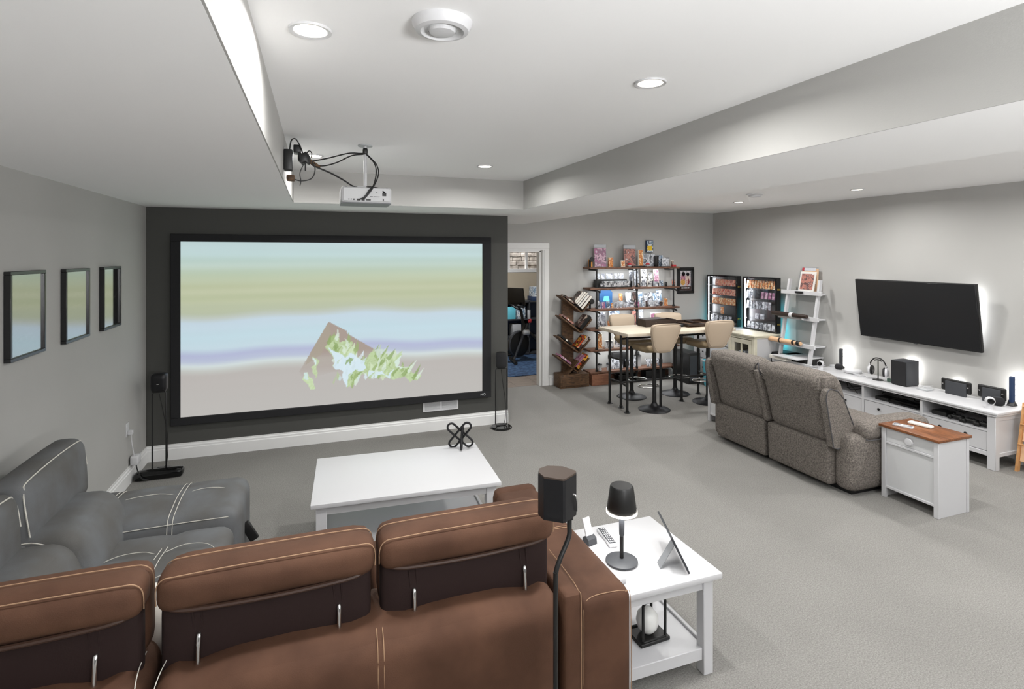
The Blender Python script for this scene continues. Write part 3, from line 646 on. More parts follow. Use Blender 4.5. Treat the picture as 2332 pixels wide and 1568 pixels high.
def linkring(c, ang, ln, wd, yaw, r=.0085, tilt=0):
    pts = []
    for k in range(9): a = -math.pi / 2 + math.pi * k / 8; pts.append((ln / 2 - wd / 2 + wd / 2 * math.cos(a), wd / 2 * math.sin(a)))
    for k in range(9): a = math.pi / 2 + math.pi * k / 8; pts.append((-ln / 2 + wd / 2 + wd / 2 * math.cos(a), wd / 2 * math.sin(a)))
    M = Matrix.Translation(c) @ Matrix.Rotation(yaw, 4, 'Z') @ Matrix.Rotation(tilt, 4, 'X') @ Matrix.Rotation(-ang, 4, 'Y')
    return tube(nb(), [M @ Vector((p, 0, q)) for p, q in pts], r, 8, closed=True)
for a, y_, yaw, ti in ((.9, 0, -.3, .15), (-.72, .0, -.25, -.12)):
    part('link', linkring((1.078, 4.22 + y_, .562), a, .245, .062, yaw, tilt=ti), 'blackmet', t)
part('link', linkring((1.088, 4.2, .545), .95, .18, .055, 1.2), 'blackmet', t)

# ================================================================== SIDE TABLE WITH LAMP, TABLET, REMOTE
table('side_table', 'white square side table with lower shelf beside the brown sofa arm', 'side table', (1.53, 2.385, 0), 0, .57, .6, .49, .055, .1)
ZT = .49
c = (1.41, 2.325); t = thing('table_lamp', 'small black cone-shade table lamp glowing at its rim', 'lamp', (*c, ZT))
part('base', lathe(nb(), [(0, 0), (.07, 0), (.078, .006), (.078, .012), (.06, .018), (.02, .022), (0, .023)], 40, (*c, ZT)), 'dgrey', t)
part('stem', tube(nb(), [(*c, ZT + .02), (*c, ZT + .135)], .0095, 14), 'black', t)
part('handle', tube(nb(), [(*c, ZT + .13), (*c, ZT + .138), (*c, ZT + .2), (*c, ZT + .235)], [.0095, .0125, .0135, .0135], 14), 'dgrey', t)
part('shade', lathe(nb(), [(.066, ZT + .245), (.0735, ZT + .258), (.057, ZT + .372), (.052, ZT + .379), (0, ZT + .381)], 40, (*c, 0)), 'black', t)
part('diffuser', lathe(nb(), [(0, ZT + .244), (.066, ZT + .244), (.0755, ZT + .247), (.0755, ZT + .258), (.0735, ZT + .2585)], 40, (*c, 0)), 'lamp_glow', t)
l = bpy.data.lights.new('lamp_bulb', 'AREA'); l.shape = 'DISK'; l.size = .12; l.energy = .8; l.color = (.97, .98, 1)
lo = bpy.data.objects.new('lamp_bulb', l); COL.objects.link(lo); lo.parent = t; lo.location = (0, 0, .24)
# tablet on its kickstand
A = Vector((1.648, 2.122, ZT + .006)); U = Vector((.3686, .9296, 0)); V = Vector((-.4155, .1648, .8945)); Nn = Vector((.8315, -.3298, .447))
t = thing('tablet', 'thin dark tablet propped on a kickstand, seen edge on', 'tablet', tuple(A))
def slab(bm, a, u, v, n, th):
    q = [a, a + u, a + u + v, a + v]; P0 = [bm.verts.new(p) for p in q]; P1 = [bm.verts.new(p + n * th) for p in q]
    for i in range(4): bm.faces.new((P0[i], P0[(i + 1) % 4], P1[(i + 1) % 4], P1[i]))
    bm.faces.new(P0[::-1]); bm.faces.new(P1); return bm
part('body', slab(nb(), A, U * .27, V * .185, Nn, .009), 'dgrey', t)
part('display', slab(nb(), A + U * .012 + V * .012 + Nn * .009, U * .246, V * .161, Nn, .0012), 'blackgloss', t)
K = A + U * .08 + V * .1; foot = Vector((1.585, 2.27, ZT + .001)); dv = foot - K
part('kickstand', slab(nb(), K, U * .06, Vector((dv.x - .03, dv.y - .06, dv.z)), Vector((-.8, .3, -.3)), .004), 'mgrey', t)
# remote
t = thing('remote_control', 'white and silver remote control lying on the side table', 'remote', (1.45, 2.54, ZT), None, -.12)
part('shell', cush(nb(), -.024, .024, -.09, .09, 0, .02, .008, 8, f=lambda x, y, z: (x * (1 - .18 * math.exp(-((y + .01) / .04) ** 2)), y, z)), 'white', t, local=True)
part('keypad', box(nb(), -.018, .018, -.08, .082, .019, .0215, .001), 'dgrey', t, local=True)
for i in range(8):
    for j in range(3): part('button', box(nb(), -.0135 + j * .0105, -.0075 + j * .0105, -.07 + i * .019, -.061 + i * .019, .021, .0235, .001), 'white', t, local=True)
# phone dock
t = thing('phone_stand', 'grey wedge dock holding a small white device beside the remote', 'stand', (1.345, 2.54, ZT), None, .25)
part('wedge', prism(nb(), [(-.03, 0), (.025, 0), (.015, .034), (-.005, .042), (-.025, .03)], 'x', -.028, .028), 'dgrey', t, local=True)
part('device', obox(obox(nb(), (0, .012, .075), (.046, .007, .1), (-.35, 0, 0), .002), (0, .012, .075), (.044, .009, .098), (-.35, 0, 0)), 'white', t, local=True)
part('lens_mark', obox(nb(), (.0, .002, .05), (.01, .004, .008), (-.35, 0, 0)), 'mgrey', t, local=True)
t = solo('earbud_case', cush(nb(), 1.275, 1.345, 2.165, 2.215, ZT, ZT + .03, .013, 6), 'white', 'small white rounded case at the sofa edge of the side table', 'case')
# lantern on the lower shelf
zs_ = .118; t = thing('lantern', 'black rectangular lantern frame with a white globe on the side-table shelf', 'lantern', (1.54, 2.3, zs_), None, .05)
part('base', box(nb(), -.085, .085, -.07, .07, 0, .018, .003), 'black', t, local=True)
for y_ in (-.055, .055): part('hoop', tube(nb(), [(-.065, y_, .02), (-.065, y_, .19), (-.05, y_, .205), (.05, y_, .205), (.065, y_, .19), (.065, y_, .02), (.05, y_, .018), (-.05, y_, .018)], .007, 8, closed=True), 'black', t, local=True)
part('globe', lathe(nb(), [(0, .02), (.03, .024), (.048, .045), (.055, .075), (.05, .105), (.03, .13), (0, .14)], 24), 'globe', t, local=True)
# ================================================================== GREY RECLINER LOVESEAT (faces the television, back to the viewer)
ls = thing('recliner_loveseat', 'grey tweed two-seat recliner with its back to the viewer, facing the television', 'loveseat', (4.5, 4.08, 0))
def lean(x, y, z):   # the backs tip towards -x with height
    k = max(0, z - .4); return x - .3 * k + .02 * math.sin(max(0, z - .4) * 5), y, z
for y0, y1 in ((3.4, 4.075), (4.105, 4.78)):
    b = part('back_cushion', cush(nb(), 4.09, 4.4, y0, y1, .36, .985, .1, 16, puff=(.015, 0, .015), f=lean), 'tweed', ls)
    for ye, s in ((y0, 1), (y1, -1)):
        for k in range(5):
            z = .95 - k * .028; x = 4.105 + .02 * max(0, 2 - k)
            part('pleat', tube(nb(), [lean(x, ye + s * .03, z), lean(x - .012, ye + s * .07, z - .012), lean(x - .008, ye + s * .1, z - .02)], .006, 6, sm=3), 'tweed', b)
    part('lower_back', cush(nb(), 4.06, 4.2, y0 + .005, y1 - .005, .05, .405, .025, 10, puff=(.012, 0, 0), f=lambda x, y, z: (x + .1 * (.4 - z) * .5, y, z)), 'tweed', ls)
part('center_strap', cush(nb(), 4.07, 4.2, 4.06, 4.12, .4, .9, .02, 6, f=lean), 'tweed', ls)
part('strap_piping', tube(nb(), [lean(4.1, 4.055, .86), lean(4.1, 4.06, .92), lean(4.14, 4.085, .965), lean(4.12, 4.12, .92), lean(4.12, 4.125, .86)], .006, 6, sm=4), 'tweedpipe', ls)
for y0, y1, sg in ((3.345, 3.405, -1), (4.775, 4.835, 1)):
    wpl = [(3.97, .8), (3.985, .865), (4.02, .885), (4.1, .86), (4.17, .79), (4.26, .6), (4.325, .47), (4.27, .41), (4.1, .375), (4.055, .39)]
    wg = part('wing', prism(nb(), wpl, 'y', y0, y1), 'tweed', ls, 30)
    yy = y0 if sg < 0 else y1
    part('piping', tube(nb(), [(p, yy, q) for p, q in wpl], .005, 6, closed=True), 'tweedpipe', wg)
    t0, t1 = (y0 - .001, y1 + .001)
    part('headroll_end', cush(nb(), 4.0, 4.16, (3.385 if sg < 0 else 4.735), (3.445 if sg < 0 else 4.795), .86, .975, .05, 8), 'tweed', ls)
for y0, y1 in ((3.215, 3.43), (4.75, 4.9)):
    a = part('arm', cush(nb(), 4.13, 5.02, y0 + .02, y1, .03, .5, .07, 10, puff=(0, .012, 0)), 'tweed', ls)
    part('arm_pad', cush(nb(), 4.27, 5.06, y0, y1 + .02, .45, .585, .06, 12, puff=(0, 0, .012)), 'tweed', a)
    part('piping', tube(nb(), [(4.28, y0 + .02, .47), (4.32, y0 - .002, .465), (4.6, y0 - .003, .47), (4.98, y0 - .002, .47), (5.05, y0 + .03, .47)], .005, 6, sm=4), 'tweedpipe', a)
for y0, y1 in ((3.42, 4.08), (4.1, 4.76)):
    part('seat', cush(nb(), 4.3, 5.03, y0, y1, .18, .48, .07, 10, puff=(0, 0, .02)), 'tweed', ls)
part('base_frame', box(nb(), 4.2, 4.95, 3.3, 4.85, 0, .12), 'black', ls)

# ================================================================== END CABINETS with wooden tops, either side of the loveseat
def end_cabinet(label, loc):
    t = thing('end_cabinet', label, 'cabinet', loc, 'end cabinets beside the loveseat'); w, d, h = .36, .44, .6
    part('top', box(nb(), -.015, w + .01, -.015, d + .015, h - .022, h, .005, 2), 'oak', t, local=True)
    for x, y in ((0, 0), (0, d - .035), (w - .03, 0), (w - .03, d - .035)): part('leg', box(nb(), x, x + .03, y, y + .035, 0, h - .022, .002), 'white', t, local=True)
    part('side_panel', box(nb(), .03, w - .03, .006, .014, .0, h - .022), 'white', t, local=True)
    part('side_panel', box(nb(), .03, w - .03, d - .014, d - .006, .0, h - .022), 'white', t, local=True)
    part('back_panel', box(nb(), w - .02, w - .012, .03, d - .03, .08, h - .022), 'white', t, local=True)
    part('bottom', box(nb(), .02, w - .02, .02, d - .02, .075, .09), 'white', t, local=True)
    dr = part('drawer', box(nb(), .012, .024, .035, d - .035, .465, h - .024, .002), 'white2', t, local=True)
    M = Matrix.Translation((.012, d / 2, .515)) @ Matrix.Rotation(-math.pi / 2, 4, 'Y')
    part('cup_pull', lathe(nb(), [(.034, 0), (.034, .008), (.026, .018), (0, .022)], 24, M=M), 'white', dr, local=True)
    part('rail', box(nb(), .004, .022, .035, d - .035, .447, .464, .002), 'white', t, local=True)
    part('door', box(nb(), .014, .024, .035, d - .035, .1, .446, .002), 'white2', t, local=True)
    part('rail', box(nb(), .004, .022, .035, d - .035, .08, .1, .002), 'white', t, local=True)
    return t
ec = end_cabinet('white end cabinet with wooden top at the near end of the loveseat', (4.42, 2.765, 0))
copy_tree(ec, None, (4.45, 4.93, 0), label='white end cabinet mostly hidden behind the far end of the loveseat')
c = thing('remote_control', 'patterned black and white remote lying on the near wooden cabinet top', 'remote', (4.5, 3.08, .6), None, .3)
part('shell', box(nb(), -.025, .025, -.07, .07, 0, .014, .004, 2), 'white', c, local=True); part('keypad', box(nb(), -.02, .02, -.062, .062, .013, .0155), BW, c, local=True)
c = thing('remote_control', 'slim white remote with buttons beside the patterned one on the wooden top', 'remote', (4.66, 3.05, .6), None, .15)
part('shell', cush(nb(), -.03, .03, -.085, .085, 0, .02, .008, 6), 'paper', c, local=True)
for i in range(5): part('button', box(nb(), -.015, .015, -.06 + i * .025, -.048 + i * .025, .019, .022, .001), 'lgrey', c, local=True)

# ================================================================== TELEVISION CONSOLE
X0, X1, Y0, Y1, ZC = 5.9, 6.37, 3.2, 5.24, .545
cs = thing('television_console', 'long white media console with open bays and drawers under the television', 'console', ((X0 + X1) / 2, 4.2, 0))
part('top', box(nb(), X0 - .03, X1, Y0 - .03, Y1 + .02, ZC - .022, ZC, .004, 2), 'white', cs)
part('top_moulding', box(nb(), X0 - .018, X1, Y0 - .018, Y1 + .01, ZC - .045, ZC - .022, .008, 2), 'white', cs)
for x, y in ((X0, Y0), (X0, Y1 - .07), (X1 - .06, Y0), (X1 - .06, Y1 - .07)): part('leg', box(nb(), x, x + .06, y, y + .07, 0, ZC - .045, .003), 'white', cs)
for y in (Y0 + .012, Y1 - .03): part('side_panel', box(nb(), X0 + .06, X1 - .06, y, y + .018, .12, ZC - .045), 'white', cs)
part('side_rail', box(nb(), X0 + .06, X1 - .06, Y0 + .004, Y0 + .02, .12, .155, .002), 'white', cs); part('side_rail', box(nb(), X0 + .06, X1 - .06, Y0 + .004, Y0 + .02, ZC - .09, ZC - .045, .002), 'white', cs)
part('back_panel', box(nb(), X1 - .03, X1 - .02, Y0 + .03, Y1 - .03, .12, ZC - .045), 'white2', cs)
part('bottom', box(nb(), X0 + .02, X1 - .02, Y0 + .03, Y1 - .03, .12, .14), 'white', cs)
part('bottom_rail', box(nb(), X0 + .004, X0 + .024, Y0 + .07, Y1 - .07, .12, .16, .002), 'white', cs)
part('middle_shelf', box(nb(), X0 + .006, X1 - .03, Y0 + .03, Y1 - .03, .345, .365, .002), 'white', cs)
DIV = [3.86, 4.5]
for y in DIV: part('divider', box(nb(), X0 + .004, X1 - .03, y - .014, y + .014, .14, ZC - .045, .002), 'white', cs)
for y0, y1 in ((Y0 + .07, DIV[0] - .014), (DIV[0] + .014, DIV[1] - .014), (DIV[1] + .014, Y1 - .07)):
    dr = part('drawer', box(nb(), X0 + .01, X0 + .03, y0 + .004, y1 - .004, .164, .341, .003), 'white', cs)
    for f in (.3, .7):
        M = Matrix.Translation((X0 + .01, y0 + (y1 - y0) * f, .28)) @ Matrix.Rotation(-math.pi / 2, 4, 'Y'); part('knob', lathe(nb(), [(.006, 0), (.006, .012), (.014, .018), (.014, .024), (0, .028)], 14, M=M), 'black', dr)
part('end_hook', tube(nb(), [(6.02, Y0 - .004, .515), (6.06, Y0 - .012, .505), (6.15, Y0 - .012, .51), (6.22, Y0 - .006, .515)], .005, 6, sm=4), 'white', cs)
# things in the open bays (bay floor z .365)
zb = .366
def bxs(name, b, m, label, cat, bev=.004, group=None): return solo(name, box(nb(), *b, bev, 2), m, label, cat, group)
bxs('set_top_box', (5.97, 6.12, 4.25, 4.4, zb, zb + .035), 'black', 'small black box at the back of the middle console bay', 'media box')
bxs('set_top_box', (5.95, 6.1, 3.93, 4.23, zb, zb + .045), 'blackgloss', 'long black media player at the front of the middle console bay', 'media box')
bxs('set_top_box', (5.97, 6.12, 3.66, 3.8, zb, zb + .04), 'black', 'black media box at the far end of the near console bay', 'media box')
def cable(label, paths, r=.004, m='black', loc=None):
    t = thing('cable', label, 'cable', loc or paths[0][0])
    for p in paths: part('strand', tube(nb(), p, r, 6, sm=5), m, t)
    return t
cable('tangle of black wires behind the boxes in the middle console bay', [[(6.08, 4.4, .42), (6.2, 4.35, .47), (6.25, 4.2, .44), (6.15, 4.1, .46), (6.05, 4.0, .43), (6.2, 3.92, .46)], [(6.12, 4.3, .47), (6.18, 4.2, .41), (6.12, 4.05, .45), (6.1, 3.92, .4)], [(6.05, 4.25, .43), (6.12, 4.15, .48), (6.1, 4.0, .46)]])
cable('tangle of black wires hanging in the near console bay', [[(6.15, 3.8, .46), (6.2, 3.7, .42), (6.1, 3.6, .46), (6.2, 3.5, .44), (6.12, 3.4, .47), (6.2, 3.3, .43)], [(6.05, 3.75, .48), (6.12, 3.6, .41), (6.05, 3.5, .46), (6.1, 3.35, .42)], [(6.0, 3.55, .45), (6.08, 3.45, .47), (6.02, 3.33, .46), (6.08, 3.29, .4)]])
cable('thin dark wires crossing the far console bay', [[(6.0, 5.1, .47), (6.15, 4.95, .42), (6.05, 4.8, .46), (5.98, 4.62, .375)], [(6.15, 4.9, .46), (6.02, 4.75, .39), (6.05, 4.58, .44)], [(6.1, 4.85, .38), (6.0, 4.7, .43), (6.05, 4.56, .47)]])
def gamepad(y, x, label):
    t = thing('game_controller', label, 'controller', (x, y, zb), 'game controllers in the console bay')
    part('body', cush(nb(), x - .03, x + .03, y - .055, y + .055, zb + .012, zb + .05, .018, 8), 'black', t)
    for s in (-1, 1):
        part('grip', cush(nb(), x - .055, x, y + s * .05 - .018, y + s * .05 + .018, zb, zb + .042, .017, 6), 'black', t)
        part('thumbstick', disc(nb(), (x - .012, y + s * .024, zb + .048), .009, .014, 12), 'blackmet', t)
gamepad(3.56, 5.975, 'black game controller farthest from the near leg in the near console bay'); gamepad(3.43, 5.965, 'black game controller in the middle of the near console bay'); gamepad(3.31, 5.965, 'black game controller beside the near leg in the console bay')

# ================================================================== ON TOP OF THE CONSOLE
def camera_ball(x, y, rz, label):
    t = thing('security_camera', label, 'camera', (x, y, ZC), None, rz)
    part('base', lathe(nb(), [(0, 0), (.034, 0), (.034, .012), (.028, .03), (.03, .05)], 24), 'white', t, local=True)
    part('head', lathe(nb(), [(0, .03), (.026, .036), (.039, .06), (.04, .078), (.033, .098), (.018, .11), (0, .113)], 24), 'white', t, local=True)
    M = Matrix.Translation((-.03, 0, .075)) @ Matrix.Rotation(-math.pi / 2, 4, 'Y'); part('face', lathe(nb(), [(.027, 0), (.026, .009), (.012, .013), (0, .0135)], 24, M=M), 'blackgloss', t, local=True)
camera_ball(6.03, 5.16, .35, 'white ball-shaped security camera at the far end of the console')
camera_ball(6.0, 3.3, .75, 'white ball-shaped security camera at the near corner of the console')
def light_bar(x, y, label, m, P, h=.24):
    t = thing('light_bar', label, 'lamp', (x, y, ZC), 'upright light bars on the console')
    part('base', prism(nb(), [(x - .05, ZC), (x + .03, ZC), (x + .02, ZC + .012), (x - .01, ZC + .05), (x - .03, ZC + .012)], 'y', y - .028, y + .028), 'black', t)
    part('housing', cush(nb(), x - .02, x + .012, y - .022, y + .022, ZC + .012, ZC + .012 + h, .012, 8), m, t)
    part('light_strip', box(nb(), x + .012, x + .02, y - .018, y + .018, ZC + .025, ZC + h, .003), 'bar_glow', t)
    l = bpy.data.lights.new('bar_lamp', 'AREA'); l.shape = 'RECTANGLE'; l.size = .03; l.size_y = h * .85; l.energy = P; l.color = (1, .99, .96)
    lo = bpy.data.objects.new('bar_lamp', l); COL.objects.link(lo); lo.parent = t; lo.location = (.026, 0, .012 + h / 2); lo.rotation_euler = (math.radians(90), 0, math.radians(-90))
light_bar(6.34, 5.12, 'slim dark light bar glowing on the wall at the far end of the console', 'dgrey', .5)
light_bar(6.32, 3.29, 'slim navy light bar glowing on the wall at the near end of the console', 'navy', .5, .27)
light_bar(6.365, 4.3, 'light bar hidden behind the black subwoofer, glowing on the wall', 'dgrey', .8)
light_bar(6.385, 3.83, 'low light bar glowing behind the oblong black speaker', 'dgrey', .3, .1)
def ball_speaker(x, y, r, label):
    t = thing('smart_speaker', label, 'speaker', (x, y, ZC))
    part('fabric', lathe(nb(), [(0, .004), (r * .7, .004), (r * .95, r * .35), (r, r * .75), (r * .9, r * 1.15), (r * .62, r * 1.45), (r * .58, r * 1.46)], 28, (x, y, ZC)), 'blackfab', t)
    part('top', lathe(nb(), [(r * .6, r * 1.45), (r * .55, r * 1.48), (0, r * 1.46)], 28, (x, y, ZC)), 'dgrey', t); part('foot', disc(nb(), (x, y, ZC), r * .66, .006, 24, .001), 'black', t)
ball_speaker(6.25, 5.085, .046, 'round dark fabric speaker in front of the far light bar'); ball_speaker(6.2, 3.345, .055, 'round dark fabric speaker beside the near security camera')
t = thing('wifi_router', 'flat white rounded router between the far light bar and the headphones', 'router', (6.22, 4.87, ZC))
part('shell', lathe(nb(), [(0, .004), (.09, .004), (.098, .012), (.098, .034), (.09, .042), (0, .044)], 36, (6.22, 4.87, ZC)), 'white', t); part('band', lathe(nb(), [(.0985, .016), (.099, .018), (.0985, .02)], 36, (6.22, 4.87, ZC)), 'lgrey', t); part('foot', disc(nb(), (6.22, 4.87, ZC), .08, .005, 24, .001), 'mgrey', t)
bxs('small_box', (6.27, 6.33, 5.2, 5.235, ZC, ZC + .03), 'lgrey', 'tiny grey box at the far back corner of the console', 'box')
cable('white charging cord curling between router and headphones', [[(6.14, 4.8, ZC + .01), (6.1, 4.76, ZC + .02), (6.13, 4.7, ZC + .006), (6.18, 4.66, ZC + .006), (6.1, 4.6, ZC + .006), (6.16, 4.53, ZC + .006)], [(6.15, 4.8, ZC + .008), (6.2, 4.72, ZC + .008), (6.15, 4.62, ZC + .008), (6.2, 4.55, ZC + .008)]], .004, 'white')
# headphones on their stand
hx, hy = 6.14, 4.49
t = thing('headphone_stand', 'black T-shaped headphone stand on the console', 'stand', (hx, hy, ZC))
part('base', disc(nb(), (hx, hy, ZC), .055, .008, 28), 'black', t); part('post', tube(nb(), [(hx, hy, ZC + .006), (hx, hy, ZC + .235)], .006, 10), 'black', t)
part('crossbar', tube(nb(), [(hx, hy - .045, ZC + .225), (hx, hy, ZC + .237), (hx, hy + .045, ZC + .225)], .007, 8, sm=5), 'black', t)
t = thing('headphones', 'white over-ear headphones with black pads hanging on the stand', 'headphones', (hx, hy, ZC + .06))
part('headband', tube(nb(), [(hx, hy - .095, ZC + .13), (hx, hy - .09, ZC + .19), (hx, hy - .05, ZC + .243), (hx, hy, ZC + .256), (hx, hy + .05, ZC + .243), (hx, hy + .09, ZC + .19), (hx, hy + .095, ZC + .13)], .007, 8, sm=5), 'black', t)
for s, yaw in ((-1, .5), (1, .35)):
    M = Matrix.Translation((hx, hy + s * .085, ZC + .105)) @ Matrix.Rotation(yaw, 4, 'Z') @ Matrix.Rotation(s * math.pi / 2 * (-1), 4, 'X')
    part('ear_cup', lathe(nb(), [(0, .036), (.036, .034), (.052, .02), (.054, 0)], 24, M=M), 'white', t); part('ear_pad', lathe(nb(), [(.053, 0), (.055, -.014), (.044, -.024), (.028, -.016), (0, -.014)], 24, M=M), 'black', t)
    part('slider', box(nb(), hx - .012, hx + .012, hy + s * .098 - .006, hy + s * .098 + .006, ZC + .13, ZC + .18, .003), 'white', t)
bxs('small_box', (6.17, 6.21, 4.345, 4.41, ZC, ZC + .035), 'teal', 'small green-grey box against the black subwoofer', 'box')
t = thing('subwoofer', 'tall black box subwoofer standing in the middle of the console', 'subwoofer', (6.2, 4.25, ZC))
part('cabinet', box(nb(), 6.1, 6.3, 4.14, 4.31, ZC + .008, ZC + .275, .004, 2), 'dgrey', t); part('grille', box(nb(), 6.092, 6.1, 4.143, 4.307, ZC + .012, ZC + .272, .003), 'blackfab', t); part('plinth', box(nb(), 6.108, 6.292, 4.148, 4.302, ZC, ZC + .009), 'black', t)
t = thing('hard_drive', 'flat silver drive with a cord beside the subwoofer', 'drive', (6.17, 4.0, ZC))
part('drive', box(nb(), 6.12, 6.23, 3.94, 4.06, ZC, ZC + .016, .003), 'lgrey', t); part('cord', tube(nb(), [(6.23, 4.05, ZC + .01), (6.28, 4.1, ZC + .008), (6.3, 4.0, ZC + .03), (6.24, 3.98, ZC + .035), (6.2, 4.02, ZC + .02)], .004, 6, sm=5), 'white', t)
def oblong(y0, y1, xn, label):
    t = thing('oblong_speaker', label, 'speaker', (xn, (y0 + y1) / 2, ZC))
    part('shell', cush(nb(), xn, xn + .03, y0, y1, ZC + .03, ZC + .155, .03, 10), 'black', t)
    part('front_panel', box(nb(), xn - .014, xn + .004, y0 + .035, y1 - .05, ZC, ZC + .135, .004, 2), 'dgrey', t)
    for y_ in (y0 + .022, y1 - .022):
        M = Matrix.Translation((xn + .001, y_, ZC + .1)) @ Matrix.Rotation(-math.pi / 2, 4, 'Y'); part('stud', lathe(nb(), [(.008, 0), (.008, .006), (0, .007)], 12, M=M), 'chrome', t)
oblong(3.6, 3.88, 6.24, 'black oblong speaker beside the subwoofer on the console'); oblong(3.32, 3.56, 6.27, 'second black oblong speaker nearer the navy light bar')

# ================================================================== TELEVISION
t = thing('television', 'large flat wall-mounted television with a dark blank screen', 'television', (6.35, 4.22, 1.0))
tilt = math.atan2(.1, .7); M = Matrix.Translation((6.32, 4.225, 1.35)) @ Matrix.Rotation(-tilt, 4, 'Y')
part('casing', xf(box(nb(), -.002, .035, -.655, .655, -.353, .353, .004, 2), M), 'black', t)
part('screen', xf(box(nb(), -.006, -.001, -.648, .648, -.34, .347, .001), M), 'tvglass', t)
part('sensor_bump', xf(box(nb(), -.006, .01, -.02, .02, -.36, -.352, .002), M), 'dgrey', t)
part('wall_mount', box(nb(), 6.355, 6.45, 4.08, 4.37, 1.22, 1.5), 'black', t)
part('led_strip', xf(box(nb(), .036, .04, -.6, -.585, -.3, .3), M), 'led_white', t); part('led_strip', xf(box(nb(), .036, .04, .585, .6, -.3, .3), M), 'led_white', t)
for s, P in ((-1, .7), (1, .3)):
    l = bpy.data.lights.new('tv_backlight', 'AREA'); l.shape = 'RECTANGLE'; l.size = .02; l.size_y = .6; l.energy = P
    lo = bpy.data.objects.new('tv_backlight', l); COL.objects.link(lo); lo.parent = t; lo.location = Vector((6.375, 4.225 + s * .6, 1.35)) - ORG[t]; lo.rotation_euler = (math.radians(90), 0, math.radians(-90 - s * 25))

# ================================================================== LADDER SHELF
def rx(z): return 6.315 - .172 * (1.66 - z)
t = thing('ladder_shelf', 'white leaning ladder shelf between the display cases and the television', 'shelf', (6.1, 5.65, 0))
for y in (5.41, 5.9): part('rail', prism(nb(), [(rx(0) - .02, 0), (rx(0) + .025, 0), (rx(1.66) + .025, 1.66), (rx(1.66) - .02, 1.66)], 'y', y - .016, y + .016), 'white', t)
LS = [1.485, 1.145, .785, .53]
for z in LS:
    s = part('shelf', box(nb(), rx(z) - .02, XR - .012, 5.43, 5.88, z - .03, z - .012, .002), 'white', t); part('front_lip', box(nb(), rx(z) - .055, rx(z) - .035 + .012, 5.33, 5.98, z - .03, z + .025, .003), 'white', s)
z = LS[0] - .012
c = thing('graded_magazine', 'framed red and white sports card magazine slab on the top ladder rung', 'magazine', (6.33, 5.66, z), None, 0)
M = Matrix.Translation((6.33, 5.655, z)) @ Matrix.Rotation(.22, 4, 'Y')
part('slab', xf(box(nb(), -.012, .012, -.14, .14, .0, .37, .004), M), 'acrylic', c); part('page', xf(box(nb(), -.006, .004, -.125, .125, .02, .3), M), 'paper', c)
part('cover', xf(box(nb(), -.0085, -.0075, -.1, .1, .05, .27), M), RED, c); part('grade_label', xf(box(nb(), -.0085, -.0075, -.11, .11, .315, .355), M), 'white', c); part('grade_mark', xf(box(nb(), -.0095, -.0085, .075, .11, .315, .355), M), 'red', c)
part('back_board', xf(box(nb(), .05, .056, -.13, .12, .0, .34), Matrix.Translation((6.33, 5.64, z)) @ Matrix.Rotation(.06, 4, 'Y')), 'peach', c)
bxs('name_plate', (rx(z) - .08, rx(z) - .056, 5.6, 5.72, z + .0, z + .028), 'black', 'small black plate in front of the magazine slab on the ladder', 'plate', .003)
def bat(zc, y0, y1, label, m, bands):
    x = rx(zc) - .085; t = thing('baseball_bat', label, 'bat', (x, (y0 + y1) / 2, zc), 'bats on the ladder shelf')
    M = Matrix.Translation((x, y0, zc + .034)) @ Matrix.Rotation(-math.pi / 2, 4, 'X'); L_ = y1 - y0
    part('barrel', lathe(nb(), [(0, 0), (.024, .002), (.026, .01), (.03, L_ * .4), (.033, L_ * .8), (.028, L_ * .97), (0, L_)], 20, M=M), m, t)
    for a, w_, mm in bands: part('band', lathe(nb(), [(.0305, L_ * a), (.0345, L_ * (a + .01)), (.0345, L_ * (a + w_)), (.0305, L_ * (a + w_ + .01))], 20, M=M), mm, t)
    part('cradle', box(nb(), x - .01, x + .04, y0 + .05, y0 + .08, zc - .012, zc + .012), 'white', t)
bat(LS[1] - .005, 5.46, 6.06, 'dark brown bat with a white band on the second ladder rung', 'darkwood', [(.38, .08, 'white')]); bat(LS[2] - .005, 5.5, 6.1, 'pale wooden bat with dark spots on the third ladder rung', 'peach', [(.02, .08, 'black'), (.17, .05, 'darkwood'), (.55, .04, 'darkwood')])
zz = LS[3] + .0
bxs('storage_case', (6.1, 6.4, 5.46, 5.86, LS[3] - .0115, LS[3] + .075), 'black', 'flat black case on the lowest ladder shelf', 'case')
bxs('paper_pad', (5.95, 6.42, 5.45, 5.86, LS[3] + .0755, LS[3] + .09), 'white', 'white board lying on the flat black case on the ladder', 'board', .002)
bxs('paper_stack', (5.99, 6.092, 5.66, 5.95, LS[3] + .0255, LS[3] + .073), 'paper', 'cream paper stack poking out beside the flat black case', 'papers', .002)
t = thing('floor_speaker', 'black square speaker box on the floor behind the ladder', 'speaker', (6.25, 6.0, 0))
part('cabinet', box(nb(), 6.12, 6.4, 5.75, 6.1, .0, .62, .006, 2), 'black', t); part('grille', box(nb(), 6.11, 6.121, 5.765, 6.085, .02, .6, .003), 'blackfab', t)

